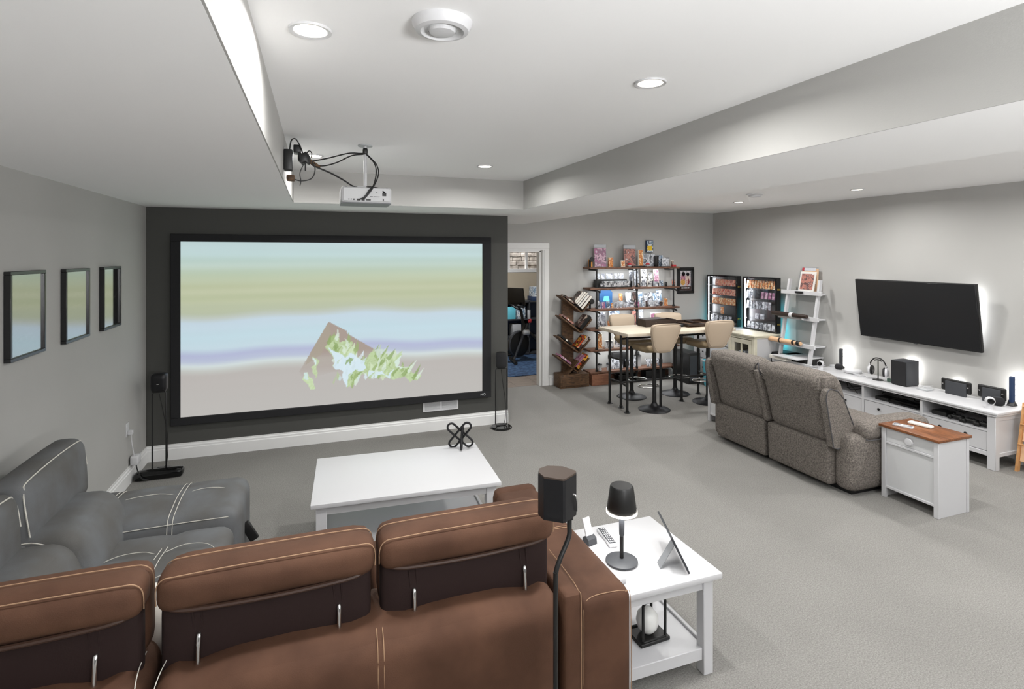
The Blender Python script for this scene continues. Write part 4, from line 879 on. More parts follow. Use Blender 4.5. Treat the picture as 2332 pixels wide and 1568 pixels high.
# ================================================================== SIDEBOARD AND THE TWO LIT DISPLAY CASES
X0, X1, Y0, Y1, ZS = 5.8, 6.32, 6.03, 7.42, .862
sb = thing('sideboard', 'cream sideboard with a glazed door and drawers under the display cases', 'sideboard', (6.06, 6.7, 0))
part('top', box(nb(), X0 - .03, X1 + .01, Y0 - .025, 6.56, ZS - .025, ZS, .005, 2), 'cream', sb); part('moulding', box(nb(), X0 - .015, X1, Y0 - .012, 6.55, ZS - .045, ZS - .025, .006, 2), 'cream', sb)
part('wing_top', box(nb(), X0 + .05, X1 + .01, 6.56, Y1 + .02, ZS - .025, ZS, .005, 2), 'white', sb)
part('side_panel', box(nb(), X0 + .04, X1 - .04, Y0 + .008, Y0 + .02, .06, ZS - .045), 'white', sb)
for x in (X0, X1 - .05): part('stile', box(nb(), x, x + .05, Y0, Y0 + .05, 0, ZS - .045, .003), 'cream', sb)
part('stile', box(nb(), X0, X0 + .05, 6.5, 6.55, 0, ZS - .045, .003), 'cream', sb); part('partition', box(nb(), X0 + .03, X1, 6.52, 6.545, .06, ZS - .045), 'cream', sb)
part('back', box(nb(), X1 - .012, X1, Y0 + .02, Y1, .06, ZS - .03), 'cream', sb); part('floor_board', box(nb(), X0 + .02, X1, Y0 + .02, Y1, .06, .085), 'cream', sb)
part('top_rail', box(nb(), X0 + .006, X0 + .03, Y0 + .05, 6.5, ZS - .075, ZS - .045, .002), 'cream', sb); part('inner_shelf', box(nb(), X0 + .05, X1 - .02, Y0 + .03, 6.52, .45, .465), 'cream', sb)
dz0, dz1, dy0, dy1 = .1, ZS - .085, Y0 + .06, 6.49
dm = nb()
for q in [(dy0, dy1, dz1 - .06, dz1), (dy0, dy1, dz0, dz0 + .06), (dy0, dy0 + .06, dz0 + .06, dz1 - .06), (dy1 - .06, dy1, dz0 + .06, dz1 - .06)]: box(dm, X0 + .004, X0 + .026, *q, .002)
dr = part('door', dm, 'cream', sb)
part('muntin', box(nb(), X0 + .008, X0 + .022, (dy0 + dy1) / 2 - .012, (dy0 + dy1) / 2 + .012, dz0 + .06, dz1 - .06), 'cream', dr)
for z in (dz0 + .06 + (dz1 - dz0 - .12) * k / 3 for k in (1, 2)): part('muntin', box(nb(), X0 + .008, X0 + .022, dy0 + .06, dy1 - .06, z - .011, z + .011), 'cream', dr)
ym = (dy0 + dy1) / 2; zst = (dz1 - dz0 - .12) / 3
for a, b in ((dy0 + .06, ym - .012), (ym + .012, dy1 - .06)):
    for k in range(3): part('pane', box(nb(), X0 + .013, X0 + .016, a, b, dz0 + .06 + k * zst + .011, dz0 + .06 + (k + 1) * zst - .011), 'glass', dr)
part('knob', lathe(nb(), [(.005, 0), (.005, .01), (.011, .016), (0, .022)], 14, M=Matrix.Translation((X0 + .004, dy1 - .025, .58)) @ Matrix.Rotation(-math.pi / 2, 4, 'Y')), 'black', dr)
for z0, z1 in ((.6, ZS - .03), (.34, .59), (.09, .33)):
    for y0, y1 in ((6.57, 6.97), (6.98, 7.4)):
        d_ = part('drawer', box(nb(), X0 + .07, X0 + .09, y0, y1, z0, z1, .003), 'white', sb); part('knob', lathe(nb(), [(.005, 0), (.005, .01), (.012, .016), (0, .022)], 12, M=Matrix.Translation((X0 + .07, (y0 + y1) / 2, (z0 + z1) / 2 - .02)) @ Matrix.Rotation(-math.pi / 2, 4, 'Y')), 'black', d_)
part('end_panel', box(nb(), X0 + .07, X1, Y1 - .02, Y1, .0, ZS - .025), 'white', sb)
for i, (y, z, h_, mm, lb) in enumerate([(6.38, .466, .12, GREY, 'grey box behind the upper far pane of the sideboard door'), (6.22, .466, .1, BLUE, 'pale blue box behind the upper near pane of the sideboard door'), (6.4, .086, .2, GREY, 'grey printed box low behind the glazed sideboard door'), (6.2, .086, .22, BW, 'black and white box low behind the near glass of the sideboard')]):
    bxs('stored_box', (5.9, 6.2, y - .07, y + .07, z, z + h_), mm, lb, 'box')
bxs('card_pack', (5.9, 5.97, 6.7, 6.82, ZS, ZS + .004), 'pink', 'pink paper lying on the sideboard in front of the left case', 'paper', .001)
bxs('small_box', (5.93, 5.98, 6.92, 6.99, ZS, ZS + .05), 'black', 'small black box on the sideboard behind the right bar stool', 'box')
def case(y0, y1, label, nm):
    z0, z1 = ZS + .002, 1.667; xf0, xf1 = 6.215, 6.3; t = thing('display_case', label, 'display case', (6.25, (y0 + y1) / 2, z0), 'lit display cases on the sideboard'); f = .025
    part('back', box(nb(), xf1 - .008, xf1, y0, y1, z0, z1), 'black', t)
    for q in [(y0, y1, z1 - .02, z1), (y0, y1, z0, z0 + .02), (y0, y0 + .02, z0 + .02, z1 - .02), (y1 - .02, y1, z0 + .02, z1 - .02)]: part('side', box(nb(), xf0 + .012, xf1 - .008, *q), 'black', t)
    dmm = nb()
    for q in [(y0, y1, z1 - f, z1), (y0, y1, z0, z0 + f), (y0, y0 + f, z0 + f, z1 - f), (y1 - f, y1, z0 + f, z1 - f)]: box(dmm, xf0, xf0 + .012, *q, .002)
    d_ = part('door_frame', dmm, 'blackgloss', t); part('pane', box(nb(), xf0 + .005, xf0 + .008, y0 + f, y1 - f, z0 + f, z1 - f), 'acrylic', d_)
    for z in (z0 + .13, z1 - .17): part('latch', box(nb(), xf0 + .02, xf0 + .075, y0 - .008, y0 + .001, z - .013, z + .013, .003), 'brass', t)
    part('led_strip', box(nb(), xf0 + .02, xf0 + .03, y1 - .032, y1 - .021, z0 + .03, z1 - .03), 'led_white', t)
    l = bpy.data.lights.new('case_lamp', 'AREA'); l.shape = 'RECTANGLE'; l.size = .02; l.size_y = .7; l.energy = 3; lo = bpy.data.objects.new('case_lamp', l); COL.objects.link(lo); lo.parent = t
    lo.location = Vector((xf0 + .03, y1 - .04, (z0 + z1) / 2)) - ORG[t]; lo.rotation_euler = (math.radians(90), 0, math.radians(180))
    zsn = [z0 + .02 + (z1 - z0 - .04) * k / 5 for k in range(5)]
    for z in zsn[1:]: part('shelf', box(nb(), xf0 + .02, xf1 - .008, y0 + .02, y1 - .034, z - .006, z), 'acrylic' if nm else 'black', t)
    return [z if i else z + .0 for i, z in enumerate(zsn)], xf0, xf1
def slabrow(zs, y0, y1, n, x, h_, mm, label, group, lean_=.12):
    """a packed row of clear-cased cards, alike to the eye"""
    w_ = (y1 - y0) / n; first = None
    for i in range(n):
        y = y0 + w_ * (i + .5)
        if first is None:
            b = nb(); box(b, -.006, .006, -w_ * .37, w_ * .37, 0, h_, .001); xf(b, Matrix.Rotation(lean_, 4, 'Y'))
            for v in b.verts: v.co += Vector((x, y, zs + .001))
            first = solo('cased_card', b, mm, label, 'card', group, 0); off = first.location.y - y
        else:
            c = first.copy(); COL.objects.link(c); c.location.y = y + off
    return first
zc, a, b = case(6.83, 7.53, 'lit display case in the corner with rows of orange cards', 0)
for k, n_ in ((4, 16), (3, 18), (2, 18)): slabrow(zc[k], 6.87, 7.43 if k < 4 else 7.36, n_, 6.25, .105, WARM if k > 2 else ORNG, 'orange toned cased card in the %s row of the corner display case' % {4: 'top', 3: 'second', 2: 'third'}[k], '%s row of cards in the corner case' % {4: 'top', 3: 'second', 2: 'third'}[k])
bxs('cased_card', (6.24, 6.25, 7.15, 7.22, zc[1] + .001, zc[1] + .11), ORNG, 'single orange cased card standing alone in the corner display case', 'card', .001)
slabrow(zc[0], 6.98, 7.48, 5, 6.25, .12, BW, 'white and black cased card on the bottom shelf of the corner display case', 'bottom row of cards in the corner case')
zc, a, b = case(6.05, 6.7, 'lit display case on the sideboard nearer the ladder, with mixed cards', 1)
slabrow(zc[4], 6.09, 6.66, 11, 6.25, .12, ORNG, 'tall cream and orange cased card in the top row of the case nearer the ladder', 'top row of cards in the near case'); slabrow(zc[3], 6.53, 6.66, 3, 6.25, .12, GREY, 'grey cased card at the left of the second row in the case nearer the ladder', 'second row left cards in the near case')
bxs('black_box', (6.24, 6.28, 6.4, 6.52, zc[3] + .001, zc[3] + .135), 'black', 'square black box on the second shelf of the case nearer the ladder', 'box'); slabrow(zc[3], 6.1, 6.38, 4, 6.25, .1, PINK, 'mauve cased card right of the black box in the near display case', 'second row right cards in the near case')
slabrow(zc[2], 6.18, 6.66, 8, 6.25, .11, GREY, 'silver cased card in the third row of the case nearer the ladder', 'third row of cards in the near case'); slabrow(zc[1], 6.3, 6.5, 2, 6.25, .08, GREY, 'dim grey cased card on the fourth shelf of the case nearer the ladder', 'fourth row of cards in the near case'); slabrow(zc[0], 6.1, 6.65, 7, 6.25, .1, GREY, 'grey cased card on the bottom shelf of the case nearer the ladder', 'bottom row of cards in the near case')
# cyan light strip behind the cases
t = thing('light_strip', 'cyan glowing light strip hidden behind the sideboard and display cases', 'light strip', (6.42, 6.7, .6))
for y in (6.16, 6.8, 7.46): part('led', box(nb(), 6.36, 6.368, y - .004, y + .004, .62, 1.3), 'led_cyan', t)
for y, P in ((6.1, .35), (6.765, .8), (7.48, .8)):
    l = bpy.data.lights.new('cyan_lamp', 'AREA'); l.shape = 'RECTANGLE'; l.size = .02; l.size_y = .55; l.energy = P; l.color = (.12, .8, 1); lo = bpy.data.objects.new('cyan_lamp', l); COL.objects.link(lo); lo.parent = t
    lo.location = Vector((6.372, y, .74 if y < 6.5 else .85)) - ORG[t]; lo.rotation_euler = (math.radians(90), 0, math.radians(-90))
# bamboo rack cut by the right edge of the picture
t = thing('magazine_rack', 'tan bamboo rack with peach fabric pockets at the right picture edge', 'rack', (6.2, 3.0, 0))
for y in (3.14, 2.8): part('side_frame', prism(nb(), [(6.08, 0), (6.12, 0), (6.25, .62), (6.2, .62)], 'y', y - .01, y + .01), 'bamboo', t); part('rear_leg', prism(nb(), [(6.3, 0), (6.34, 0), (6.24, .5), (6.2, .5)], 'y', y - .01, y + .01), 'bamboo', t)
for k, z in enumerate((.08, .26, .42)): part('pocket', obox(nb(), (6.12 + z * .2, 2.97, z + .09), (.012, .32, .16), (0, .2, 0), .004), 'peach', t); part('rod', tube(nb(), [(6.1 + z * .2, 2.8, z + .17), (6.1 + z * .2, 3.14, z + .17)], .008, 8), 'bamboo', t)
# ================================================================== BAR TABLE AND STOOLS
tb = thing('bar_table', 'tall pale-topped bar table on black pipe legs', 'bar table', (4.47, 6.22, 0))
part('tabletop', box(nb(), 3.64, 5.32, 5.86, 6.6, .975, 1.015, .004, 2), 'tabletop', tb)
LEG = [(3.72, 6.44), (3.75, 6.2), (3.70, 5.97), (4.2, 5.97), (4.7, 6.2), (5.17, 6.44), (5.13, 6.2)]
for x, y in LEG:
    l_ = part('leg', tube(nb(), [(x, y, 0), (x, y, .975)], .017, 12), 'black', tb); part('flange', lathe(nb(), [(0, 0), (.042, 0), (.042, .006), (.022, .01), (.022, .03), (.016, .032)], 16, (x, y, 0)), 'black', l_); part('coupling', tube(nb(), [(x, y, .6), (x, y, .65)], .023, 12), 'black', l_)
for z, a, b in ((.33, (3.72, 6.44), (3.75, 6.2)), (.33, (3.75, 6.2), (3.70, 5.97)), (.33, (3.75, 6.2), (5.13, 6.2)), (.33, (5.17, 6.44), (5.13, 6.2)), (.625, (3.72, 6.44), (3.75, 6.2)), (.9, (3.75, 6.2), (5.13, 6.2))): part('crossbar', tube(nb(), [(*a, z), (*b, z)], .013, 10), 'black', tb)
def stool(label, loc, rz):
    t = thing('bar_stool', label, 'bar stool', loc, 'beige bar stools at the tall table', rz)
    part('base', lathe(nb(), [(0, 0), (.2, 0), (.205, .006), (.19, .016), (.1, .03), (.05, .055), (.032, .085), (.03, .1)], 40), 'blackmet', t, local=True)
    part('column', tube(nb(), [(0, 0, .05), (0, 0, .74)], .026, 16), 'black', t, local=True)
    part('gas_lift', tube(nb(), [(0, 0, .45), (0, 0, .77)], .02, 16), 'blackmet', t, local=True)
    part('footrest', tube(nb(), [(-.02, .02, .28), (-.12, .07, .275), (-.13, .17, .275), (0, .21, .275), (.13, .17, .275), (.12, .07, .275), (.02, .02, .28)], .01, 10, sm=5), 'chrome', t, local=True)
    part('seat', cush(nb(), -.2, .2, -.17, .24, .755, .83, .036, 12, puff=(0, 0, .01), f=lambda x, y, z: (x * (1 - .18 * max(0, -y)), y, z + .35 * max(0, y - .12) ** 1.4 * 0 + (.03 if y < -.1 else 0) * abs(x) * 5)), 'tan_seat', t, local=True)
    def bend(x, y, z):
        k = max(0, z - .8) / .32; wdt = .62 + .4 * min(1, k * 1.35) ** .8
        return x * wdt, y - .07 * k + .35 * x * x, z
    b = part('backrest', cush(nb(), -.205, .205, -.225, -.16, .775, 1.13, .03, 14, puff=(0, .01, .012), f=bend), 'tan', t, local=True)
    part('piping', tube(nb(), [Vector(bend(x, -.222, z)) for x, z in ((-.15, .79), (-.19, .85), (-.2, .95), (-.2, 1.06), (-.185, 1.115), (-.15, 1.13), (0, 1.137), (.15, 1.13), (.185, 1.115), (.2, 1.06), (.2, .95), (.19, .85), (.15, .79))], .005, 6, sm=4), 'tan', b, local=True)
    return t
st = stool('beige bar stool tucked under the near side of the bar table, left one', (4.11, 5.98, 0), 0)
copy_tree(st, None, (5.0, 6.03, 0), -.06, 'beige bar stool on the near side of the bar table, beside the loveseat')
copy_tree(st, None, (4.175, 6.62, 0), math.pi + .05, 'beige bar stool behind the table in front of the pipe shelves, left one'); copy_tree(st, None, (4.86, 6.56, 0), math.pi - .2, 'beige bar stool behind the table beyond the dark tray')
t = thing('game_box', 'dark brown wooden box with a raised lid on the bar table', 'box', (4.45, 6.42, 1.015))
for q in [(4.21, 4.7, 6.32, 6.335), (4.21, 4.7, 6.515, 6.53), (4.21, 4.225, 6.335, 6.515), (4.685, 4.7, 6.335, 6.515)]: part('side', box(nb(), *q, 1.016, 1.105, .002), 'darkwood', t)
part('bottom', box(nb(), 4.22, 4.69, 6.33, 6.52, 1.016, 1.03), 'darkwood', t); part('lid', obox(nb(), (4.38, 6.43, 1.113), (.33, .2, .01), (0, -.02, 0), .002), 'darkwood', t); part('snap', disc(nb(), (4.37, 6.318, 1.075), .006, .004, 10, .001), 'chrome', t)
t = thing('dice_tray', 'wide shallow dark tray with raised rim at the right of the bar table', 'tray', (5.0, 6.4, 1.015), None, 0)
part('floor_panel', box(nb(), 4.74, 5.3, 6.1, 6.56, 1.017, 1.03), 'rustic', t)
for q in [(4.74, 5.3, 6.1, 6.125), (4.74, 5.3, 6.535, 6.56), (4.74, 4.765, 6.125, 6.535), (5.275, 5.3, 6.125, 6.535), (5.0, 5.015, 6.125, 6.535)]: part('rim', box(nb(), *q, 1.018, 1.062, .004), 'darkwood', t)
t = thing('handheld_gadget', 'small black gadget lying between the wooden box and the tray', 'gadget', (4.71, 6.2, 1.015))
part('body', cush(nb(), 4.6, 4.72, 6.17, 6.25, 1.016, 1.05, .012, 6), 'black', t); part('light', box(nb(), 4.63, 4.69, 6.195, 6.22, 1.0495, 1.052), 'lgrey', t)

# ================================================================== PIPE SHELVING UNIT ON THE FAR WALL
SH = [1.81, 1.49, 1.165, .86, .54, .205]; SX0_, SX1_, SY0, SY1 = 3.93, 5.56, 7.38, 7.63
NAMES = ['top', 'second', 'third', 'fourth', 'fifth', 'bottom']
su = thing('pipe_shelving', 'six-tier wood and black pipe shelving unit full of collectibles', 'shelving', (4.75, 7.5, 0))
for i, z in enumerate(SH):
    s = part('shelf', box(nb(), SX0_, SX1_, SY0, SY1, z - .028, z, .004, 2), 'shelfwood', su)
    if i: pass
PX = [4.05, 4.765, 5.455]
for x in PX:
    p = part('pipe_post', tube(nb(), [(x, 7.405, 0), (x, 7.405, 1.78)], .013, 10), 'black', su)
    for z in SH[1:]: part('tee_fitting', tube(nb(), [(x, 7.405, z - .06), (x, 7.405, z + .03)], .02, 10), 'black', p); 
    for z in SH: part('wall_arm', tube(nb(), [(x, 7.405, z - .045), (x, 7.648, z - .045)], .012, 8), 'black', p)
    part('floor_flange', disc(nb(), (x, 7.405, 0), .045, .012, 16), 'black', p)
for z in (1.81, 1.165):
    p = part('corner_pipe', tube(nb(), [(3.985, 7.5, z - .02), (3.985, 7.5, z + .09), (3.975, 7.46, z + .12), (3.96, 7.4, z + .12)], .017, 10, sm=4), 'black', su); part('end_cap', lathe(nb(), [(0, 0), (.036, 0), (.04, .01), (.036, .022), (0, .024)], 18, M=Matrix.Translation((3.96, 7.4, z + .12)) @ Matrix.Rotation(math.pi / 2, 4, 'X')), 'black', su)
for z in SH[1:5]:
    for x in (4.09, 5.5): part('spot_clip', obox(nb(), (x, 7.4, z - .06), (.05, .025, .022), (0, .5, .3), .004), 'black', su)
for z in SH[:5]:
    part('led_strip', box(nb(), 4.08, 5.42, 7.5, 7.508, z - .031, z - .0285), 'led_white', su)
    l = bpy.data.lights.new('shelf_lamp', 'AREA'); l.shape = 'RECTANGLE'; l.size = 1.3; l.size_y = .02; l.energy = 3.4; l.color = (.95, .98, 1); lo = bpy.data.objects.new('shelf_lamp', l); COL.objects.link(lo); lo.parent = su
    lo.location = Vector((4.75, 7.47, z - .034)) - ORG[su]; lo.rotation_euler = (math.radians(8), 0, 0)
part('plinth_box', box(nb(), 3.95, 4.28, 7.36, 7.62, .0, .17, .005), 'reddish', su); part('plinth_board', box(nb(), 3.97, 5.5, 7.6, 7.62, .0, .1), 'shelfwood', su)
# --- helpers for the small collectibles
def slab_item(x, y, z, w_, h_, mm, label, cat='card', d=.012, lean_=.1, case_m='acrylic', top=0.0, group=None, name='cased_card', rz=0):
    """clear slab holding a print, leaning back a little; top = height of a header band"""
    t = thing(name, label, cat, (x, y, z), group)
    M = Matrix.Translation((x, y, z)) @ Matrix.Rotation(rz, 4, 'Z') @ Matrix.Rotation(-lean_, 4, 'X')
    part('holder', xf(box(nb(), -w_ / 2, w_ / 2, 0, d, 0, h_, .002), M), case_m, t)
    part('print', xf(box(nb(), -w_ / 2 + .006, w_ / 2 - .006, -.0015 if case_m != 'acrylic' else d * .4, d * .6, .008, h_ - top - .008), M), mm, t)
    if top: part('header', xf(box(nb(), -w_ / 2 + .006, w_ / 2 - .006, d * .4, d * .6, h_ - top, h_ - .006), M), 'lgrey', t)
    return t
def item(name, x0, x1, y0, y1, z0, z1, mm, label, cat, bev=.004, smooth=1): return solo(name, box(nb(), x0, x1, y0, y1, z0, z1, bev, 2), mm, label, cat)
z = SH[0] + .001
slab_item(4.15, 7.46, z, .2, .355, PINK, 'tall pink comic slab at the left end of the top shelf', 'comic', .016, .08, top=.05, name='graded_comic', rz=-.2)
item('wood_block', 3.985, 4.03, 7.5, 7.56, z, z + .12, 'orange', 'narrow tan wooden block behind the pipe end on the top shelf', 'block')
item('picture_board', 4.28, 4.36, 7.44, 7.47, z, z + .15, ORNG, 'brown printed board beside the pink comic on the top shelf', 'board')
slab_item(4.54, 7.44, z, .075, .1, ORNG, 'small cream framed card left of the godlike grey comic slab on the top shelf'.replace('godlike ', ''), 'card', .01, .1, 'paper')
slab_item(4.685, 7.47, z, .225, .35, RED, 'large red and grey comic slab in the middle of the top shelf', 'comic', .016, .05, top=.06, name='graded_comic')
slab_item(4.88, 7.46, z, .09, .27, ORNG, 'narrow orange boxed figure package beside the red comic slab', 'package', .03, .04, 'paper', name='boxed_figure')
slab_item(5.05, 7.52, z, .3, .21, GREY, 'wide silver plastic package on the top shelf', 'package', .03, .03, name='plastic_package')
def ball(x, y, r, label, m1, m2):
    t = thing('toy_ball', label, 'ball', (x, y, z)); pf = [(r * math.cos(a), r + r * math.sin(a)) for a in [math.pi / 2 * k / 8 for k in range(9)]]
    part('upper_half', lathe(nb(), [(max(p, 0), q) for p, q in pf], 20, (x, y, z)), m1, t); part('lower_half', lathe(nb(), [(max(p, 0), 2 * r - q) for p, q in pf], 20, (x, y, z)), m2, t); part('belt', lathe(nb(), [(r * .99, r - .003), (r * 1.02, r - .003), (r * 1.02, r + .003), (r * .99, r + .003)], 20, (x, y, z)), 'black', t)
ball(4.63, 7.405, .033, 'red and white ball in front of the red comic slab', 'red', 'white'); ball(4.965, 7.405, .033, 'dark red and white ball in front of the silver package', 'red', 'white')
item('black_stand', 4.68, 4.9, 7.385, 7.42, z, z + .016, 'black', 'low black display base along the front of the top shelf', 'base')
item('black_box', 5.16, 5.22, 7.47, 7.52, z, z + .17, 'black', 'narrow black box behind the top shelf toys', 'box')
slab_item(5.29, 7.52, z, .13, .19, BLUE, 'blue-grey case at the right of the top shelf', 'case', .03, .04, name='plastic_case'); slab_item(5.35, 7.45, z, .14, .155, GREY, 'dark grey printed cube front right on the top shelf', 'case', .05, .02, name='plastic_case')
slab_item(5.46, 7.44, z, .055, .1, DARK, 'small dark boxed figure at the right end of the top shelf', 'package', .04, .0, 'paper', name='boxed_figure'); item('red_box', 5.43, 5.5, 7.39, 7.43, z, z + .03, 'red', 'low red box at the right end of the top shelf', 'box')
t = slab_item(5.14, 7.6, 2.04, .13, .2, BLUE, 'small blue and yellow package hung on the wall above the shelves', 'package', .03, .0, 'navy', name='wall_package', rz=.0)
part('emblem', box(nb(), 5.09, 5.18, 7.596, 7.599, 2.07, 2.15), 'yellow', t)
# second shelf: black two-step riser with card cases, then mixed slabs
z = SH[1] + .001
t = thing('card_riser', 'black two-step riser on the left of the second shelf', 'riser', (4.4, 7.5, z)); part('upper_step', box(nb(), 4.1, 4.66, 7.52, 7.6, z, z + .12), 'black', t); part('lower_step', box(nb(), 4.1, 4.68, 7.4, 7.5, z, z + .012), 'black', t); part('end_panel', box(nb(), 4.66, 4.675, 7.4, 7.6, z + .012, z + .1), 'black', t)
for i, (x, w_, mm, cw) in enumerate([(4.14, .08, GREY, 'grey'), (4.235, .075, BW, 'black and white'), (4.35, .12, GREY, 'silver'), (4.465, .06, BW, 'dark-edged'), (4.56, .1, BW, 'white')]): slab_item(x, 7.53, z + .121, w_, .1, mm, '%s card slab standing %s from left on the black riser' % (cw, ORD[i]), 'card', .012, .12)
w0 = None
for i in range(22):
    x = 4.19 + i * .0215
    if w0 is None: w0 = solo('cased_card', box(nb(), x - .0085, x + .0085, 7.41, 7.48, z + .013, z + .098, .001), BW, 'thin cased card in the packed front row of the second shelf riser', 'card', 'packed front row of card cases on the second shelf', 0); w0x = w0.location.x - x
    else: c = w0.copy(); COL.objects.link(c); c.location.x = x + w0x
slab_item(4.14, 7.41, z + .013, .05, .06, BW, 'tiny white card at the left end of the packed front row', 'card', .008, .1, 'black'); slab_item(4.72, 7.5, z, .07, .27, GREY, 'tall silver bag against the middle pipe of the second shelf', 'package', .01, .02, name='plastic_package')
for x, y, zo, w_, h_, mm, lb, cm in [(4.81, 7.46, 0, .055, .13, BW, 'narrow white card just right of the middle pipe on the second shelf', 'acrylic'), (4.8, 7.41, 0, .06, .06, DARK, 'small dark round-framed card low beside the middle pipe', 'black'),
        (4.87, 7.56, 0, .09, .26, GREY, 'tall grey slab at the back right of the middle pipe on the second shelf', 'acrylic'), (5.0, 7.55, .06, .11, .22, BW, 'white print with a dark circle at the back of the second shelf', 'paper'), (5.12, 7.55, .09, .09, .13, BW, 'white framed grey card raised at the back of the second shelf', 'paper'),
        (5.23, 7.54, .05, .1, .22, PINK, 'white and mauve print at the back right of the second shelf', 'paper'), (4.9, 7.42, 0, .11, .08, GREY, 'low silver card stand on the right half of the second shelf', 'acrylic'), (5.02, 7.42, 0, .08, .1, BW, 'leaning white card in the middle right of the second shelf', 'paper'),
        (5.13, 7.42, 0, .1, .09, GREY, 'low grey card right of the leaning white one on the second shelf', 'acrylic'), (5.24, 7.42, 0, .08, .1, BLUE, 'pale blue card near the right pipe of the second shelf', 'acrylic'), (5.5, 7.45, 0, .075, .11, WARM, 'orange cased card at the right end of the second shelf', 'acrylic')]:
    slab_item(x, y, z + zo, w_, h_, mm, lb, 'card', .012, .12, cm)
for x, h_ in ((5.0, .058), (5.12, .088), (5.23, .048)): item('card_riser', x - .045, x + .045, 7.545, 7.59, z, z + h_, 'dgrey', 'dark riser block under the %s back print on the second shelf' % {5.0: 'dark-circle', 5.12: 'grey framed', 5.23: 'mauve'}[x], 'riser', .002)
item('black_block', 5.3, 5.34, 7.4, 7.44, z, z + .07, 'black', 'small black block by the right pipe of the second shelf', 'block', .012)
# third shelf: blue plaque and two rows of slabs
z = SH[2] + .001
t = thing('arched_plaque', 'blue arched plaque at the back left of the third shelf', 'plaque', (4.3, 7.6, z)); part('board', prism(nb(), [(4.19, z), (4.42, z), (4.42, z + .24), (4.39, z + .275), (4.22, z + .275), (4.19, z + .24)], 'y', 7.57, 7.585), 'blue', t); part('motif', prism(nb(), [(4.25, z + .1), (4.37, z + .1), (4.35, z + .18), (4.27, z + .18)], 'y', 7.567, 7.57), 'cyan', t)
row = [(4.11, .06, .13, BW, 'white'), (4.185, .07, .11, PINK, 'mauve'), (4.265, .07, .12, BLUE, 'pale blue'), (4.335, .055, .09, ORNG, 'orange'), (4.41, .09, .1, BW, 'black and white'), (4.495, .05, .11, GREY, 'dark grey'), (4.57, .075, .11, BW, 'speckled white'),
       (4.69, .085, .1, BW, 'portrait-like grey'.replace('portrait-like ', 'mottled ')), (4.79, .085, .1, PINK, 'plum'), (4.885, .08, .105, BLUE, 'ice blue'), (4.965, .05, .105, DARK, 'near-black'), (5.05, .1, .1, GREY, 'light grey'), (5.15, .085, .11, BW, 'pale'), (5.24, .08, .1, DARK, 'black'), (5.33, .08, .14, ORNG, 'tan')]
for i, (x, w_, h_, mm, cw) in enumerate(row): slab_item(x, 7.42, z, w_, h_, mm, '%s card slab, %s from left in the front row of the third shelf' % (cw, ORD[i]), 'card', .012, .12)
for i, (x, w_, h_, zo, mm, cw) in enumerate([(4.555, .075, .13, .1, ORNG, 'cream and orange'), (4.7, .11, .24, 0, GREY, 'tall silver'), (4.82, .1, .25, 0, DARK, 'tall dark'), (4.92, .09, .16, .08, BLUE, 'blue-grey'), (5.02, .08, .14, .08, BW, 'white'), (5.11, .08, .15, .08, BW, 'ivory'), (5.19, .08, .14, .08, BLUE, 'sky blue'), (5.28, .11, .26, 0, BLUE, 'navy bagged')]):
    slab_item(x, 7.53, z + zo, w_, h_, mm, '%s card, %s from left in the back row of the third shelf' % (cw, ORD[i]), 'card', .012, .1)
    if zo: item('card_riser', x - .035, x + .035, 7.53, 7.58, z, z + zo - .001, 'lgrey', 'pale riser block under the %s back-row card of the third shelf' % cw, 'riser', .002)
# fourth shelf: bagged toys and strips
z = SH[3] + .001
for x, y, w_, h_, mm, lb, cm in [(4.17, 7.46, .16, .25, BW, 'black and white patterned bag at the left of the fourth shelf', 'acrylic'), (4.28, 7.42, .06, .12, ORNG, 'yellow face card in front of the patterned bag', 'acrylic'), (4.46, 7.56, .2, .26, BLUE, 'pale blue bagged print behind the left far stool', 'acrylic'), (4.83, 7.55, .12, .27, RED, 'grey and red bagged figure beside the middle pipe on the fourth shelf', 'acrylic'), (4.95, 7.55, .09, .26, GREY, 'clear silver bag right of the bagged red figure', 'acrylic'), (5.19, 7.5, .2, .2, PINK, 'white strip with three red discs on the fourth shelf', 'paper')]: slab_item(x, y, z, w_, h_, mm, lb, 'package', .014, .06, cm, name='bagged_toy')
z = SH[4] + .001
for x, y, w_, h_, mm, lb, cm in [(4.13, 7.44, .08, .24, ORNG, 'tall orange boxed item at the left of the fifth shelf', 'paper'), (4.28, 7.43, .14, .13, BW, 'white lettered card on the left of the fifth shelf', 'paper'), (4.45, 7.47, .1, .21, BW, 'tall white printed box on the fifth shelf behind the table legs', 'paper'), (4.56, 7.43, .1, .1, GREY, 'grey card on the fifth shelf behind the table legs', 'acrylic'), (4.95, 7.45, .12, .15, GREY, 'silver case on the right half of the fifth shelf', 'acrylic'), (5.2, 7.45, .14, .12, BW, 'black and white card at the right of the fifth shelf', 'acrylic')]: slab_item(x, y, z, w_, h_, mm, lb, 'card', .02, .05, cm)
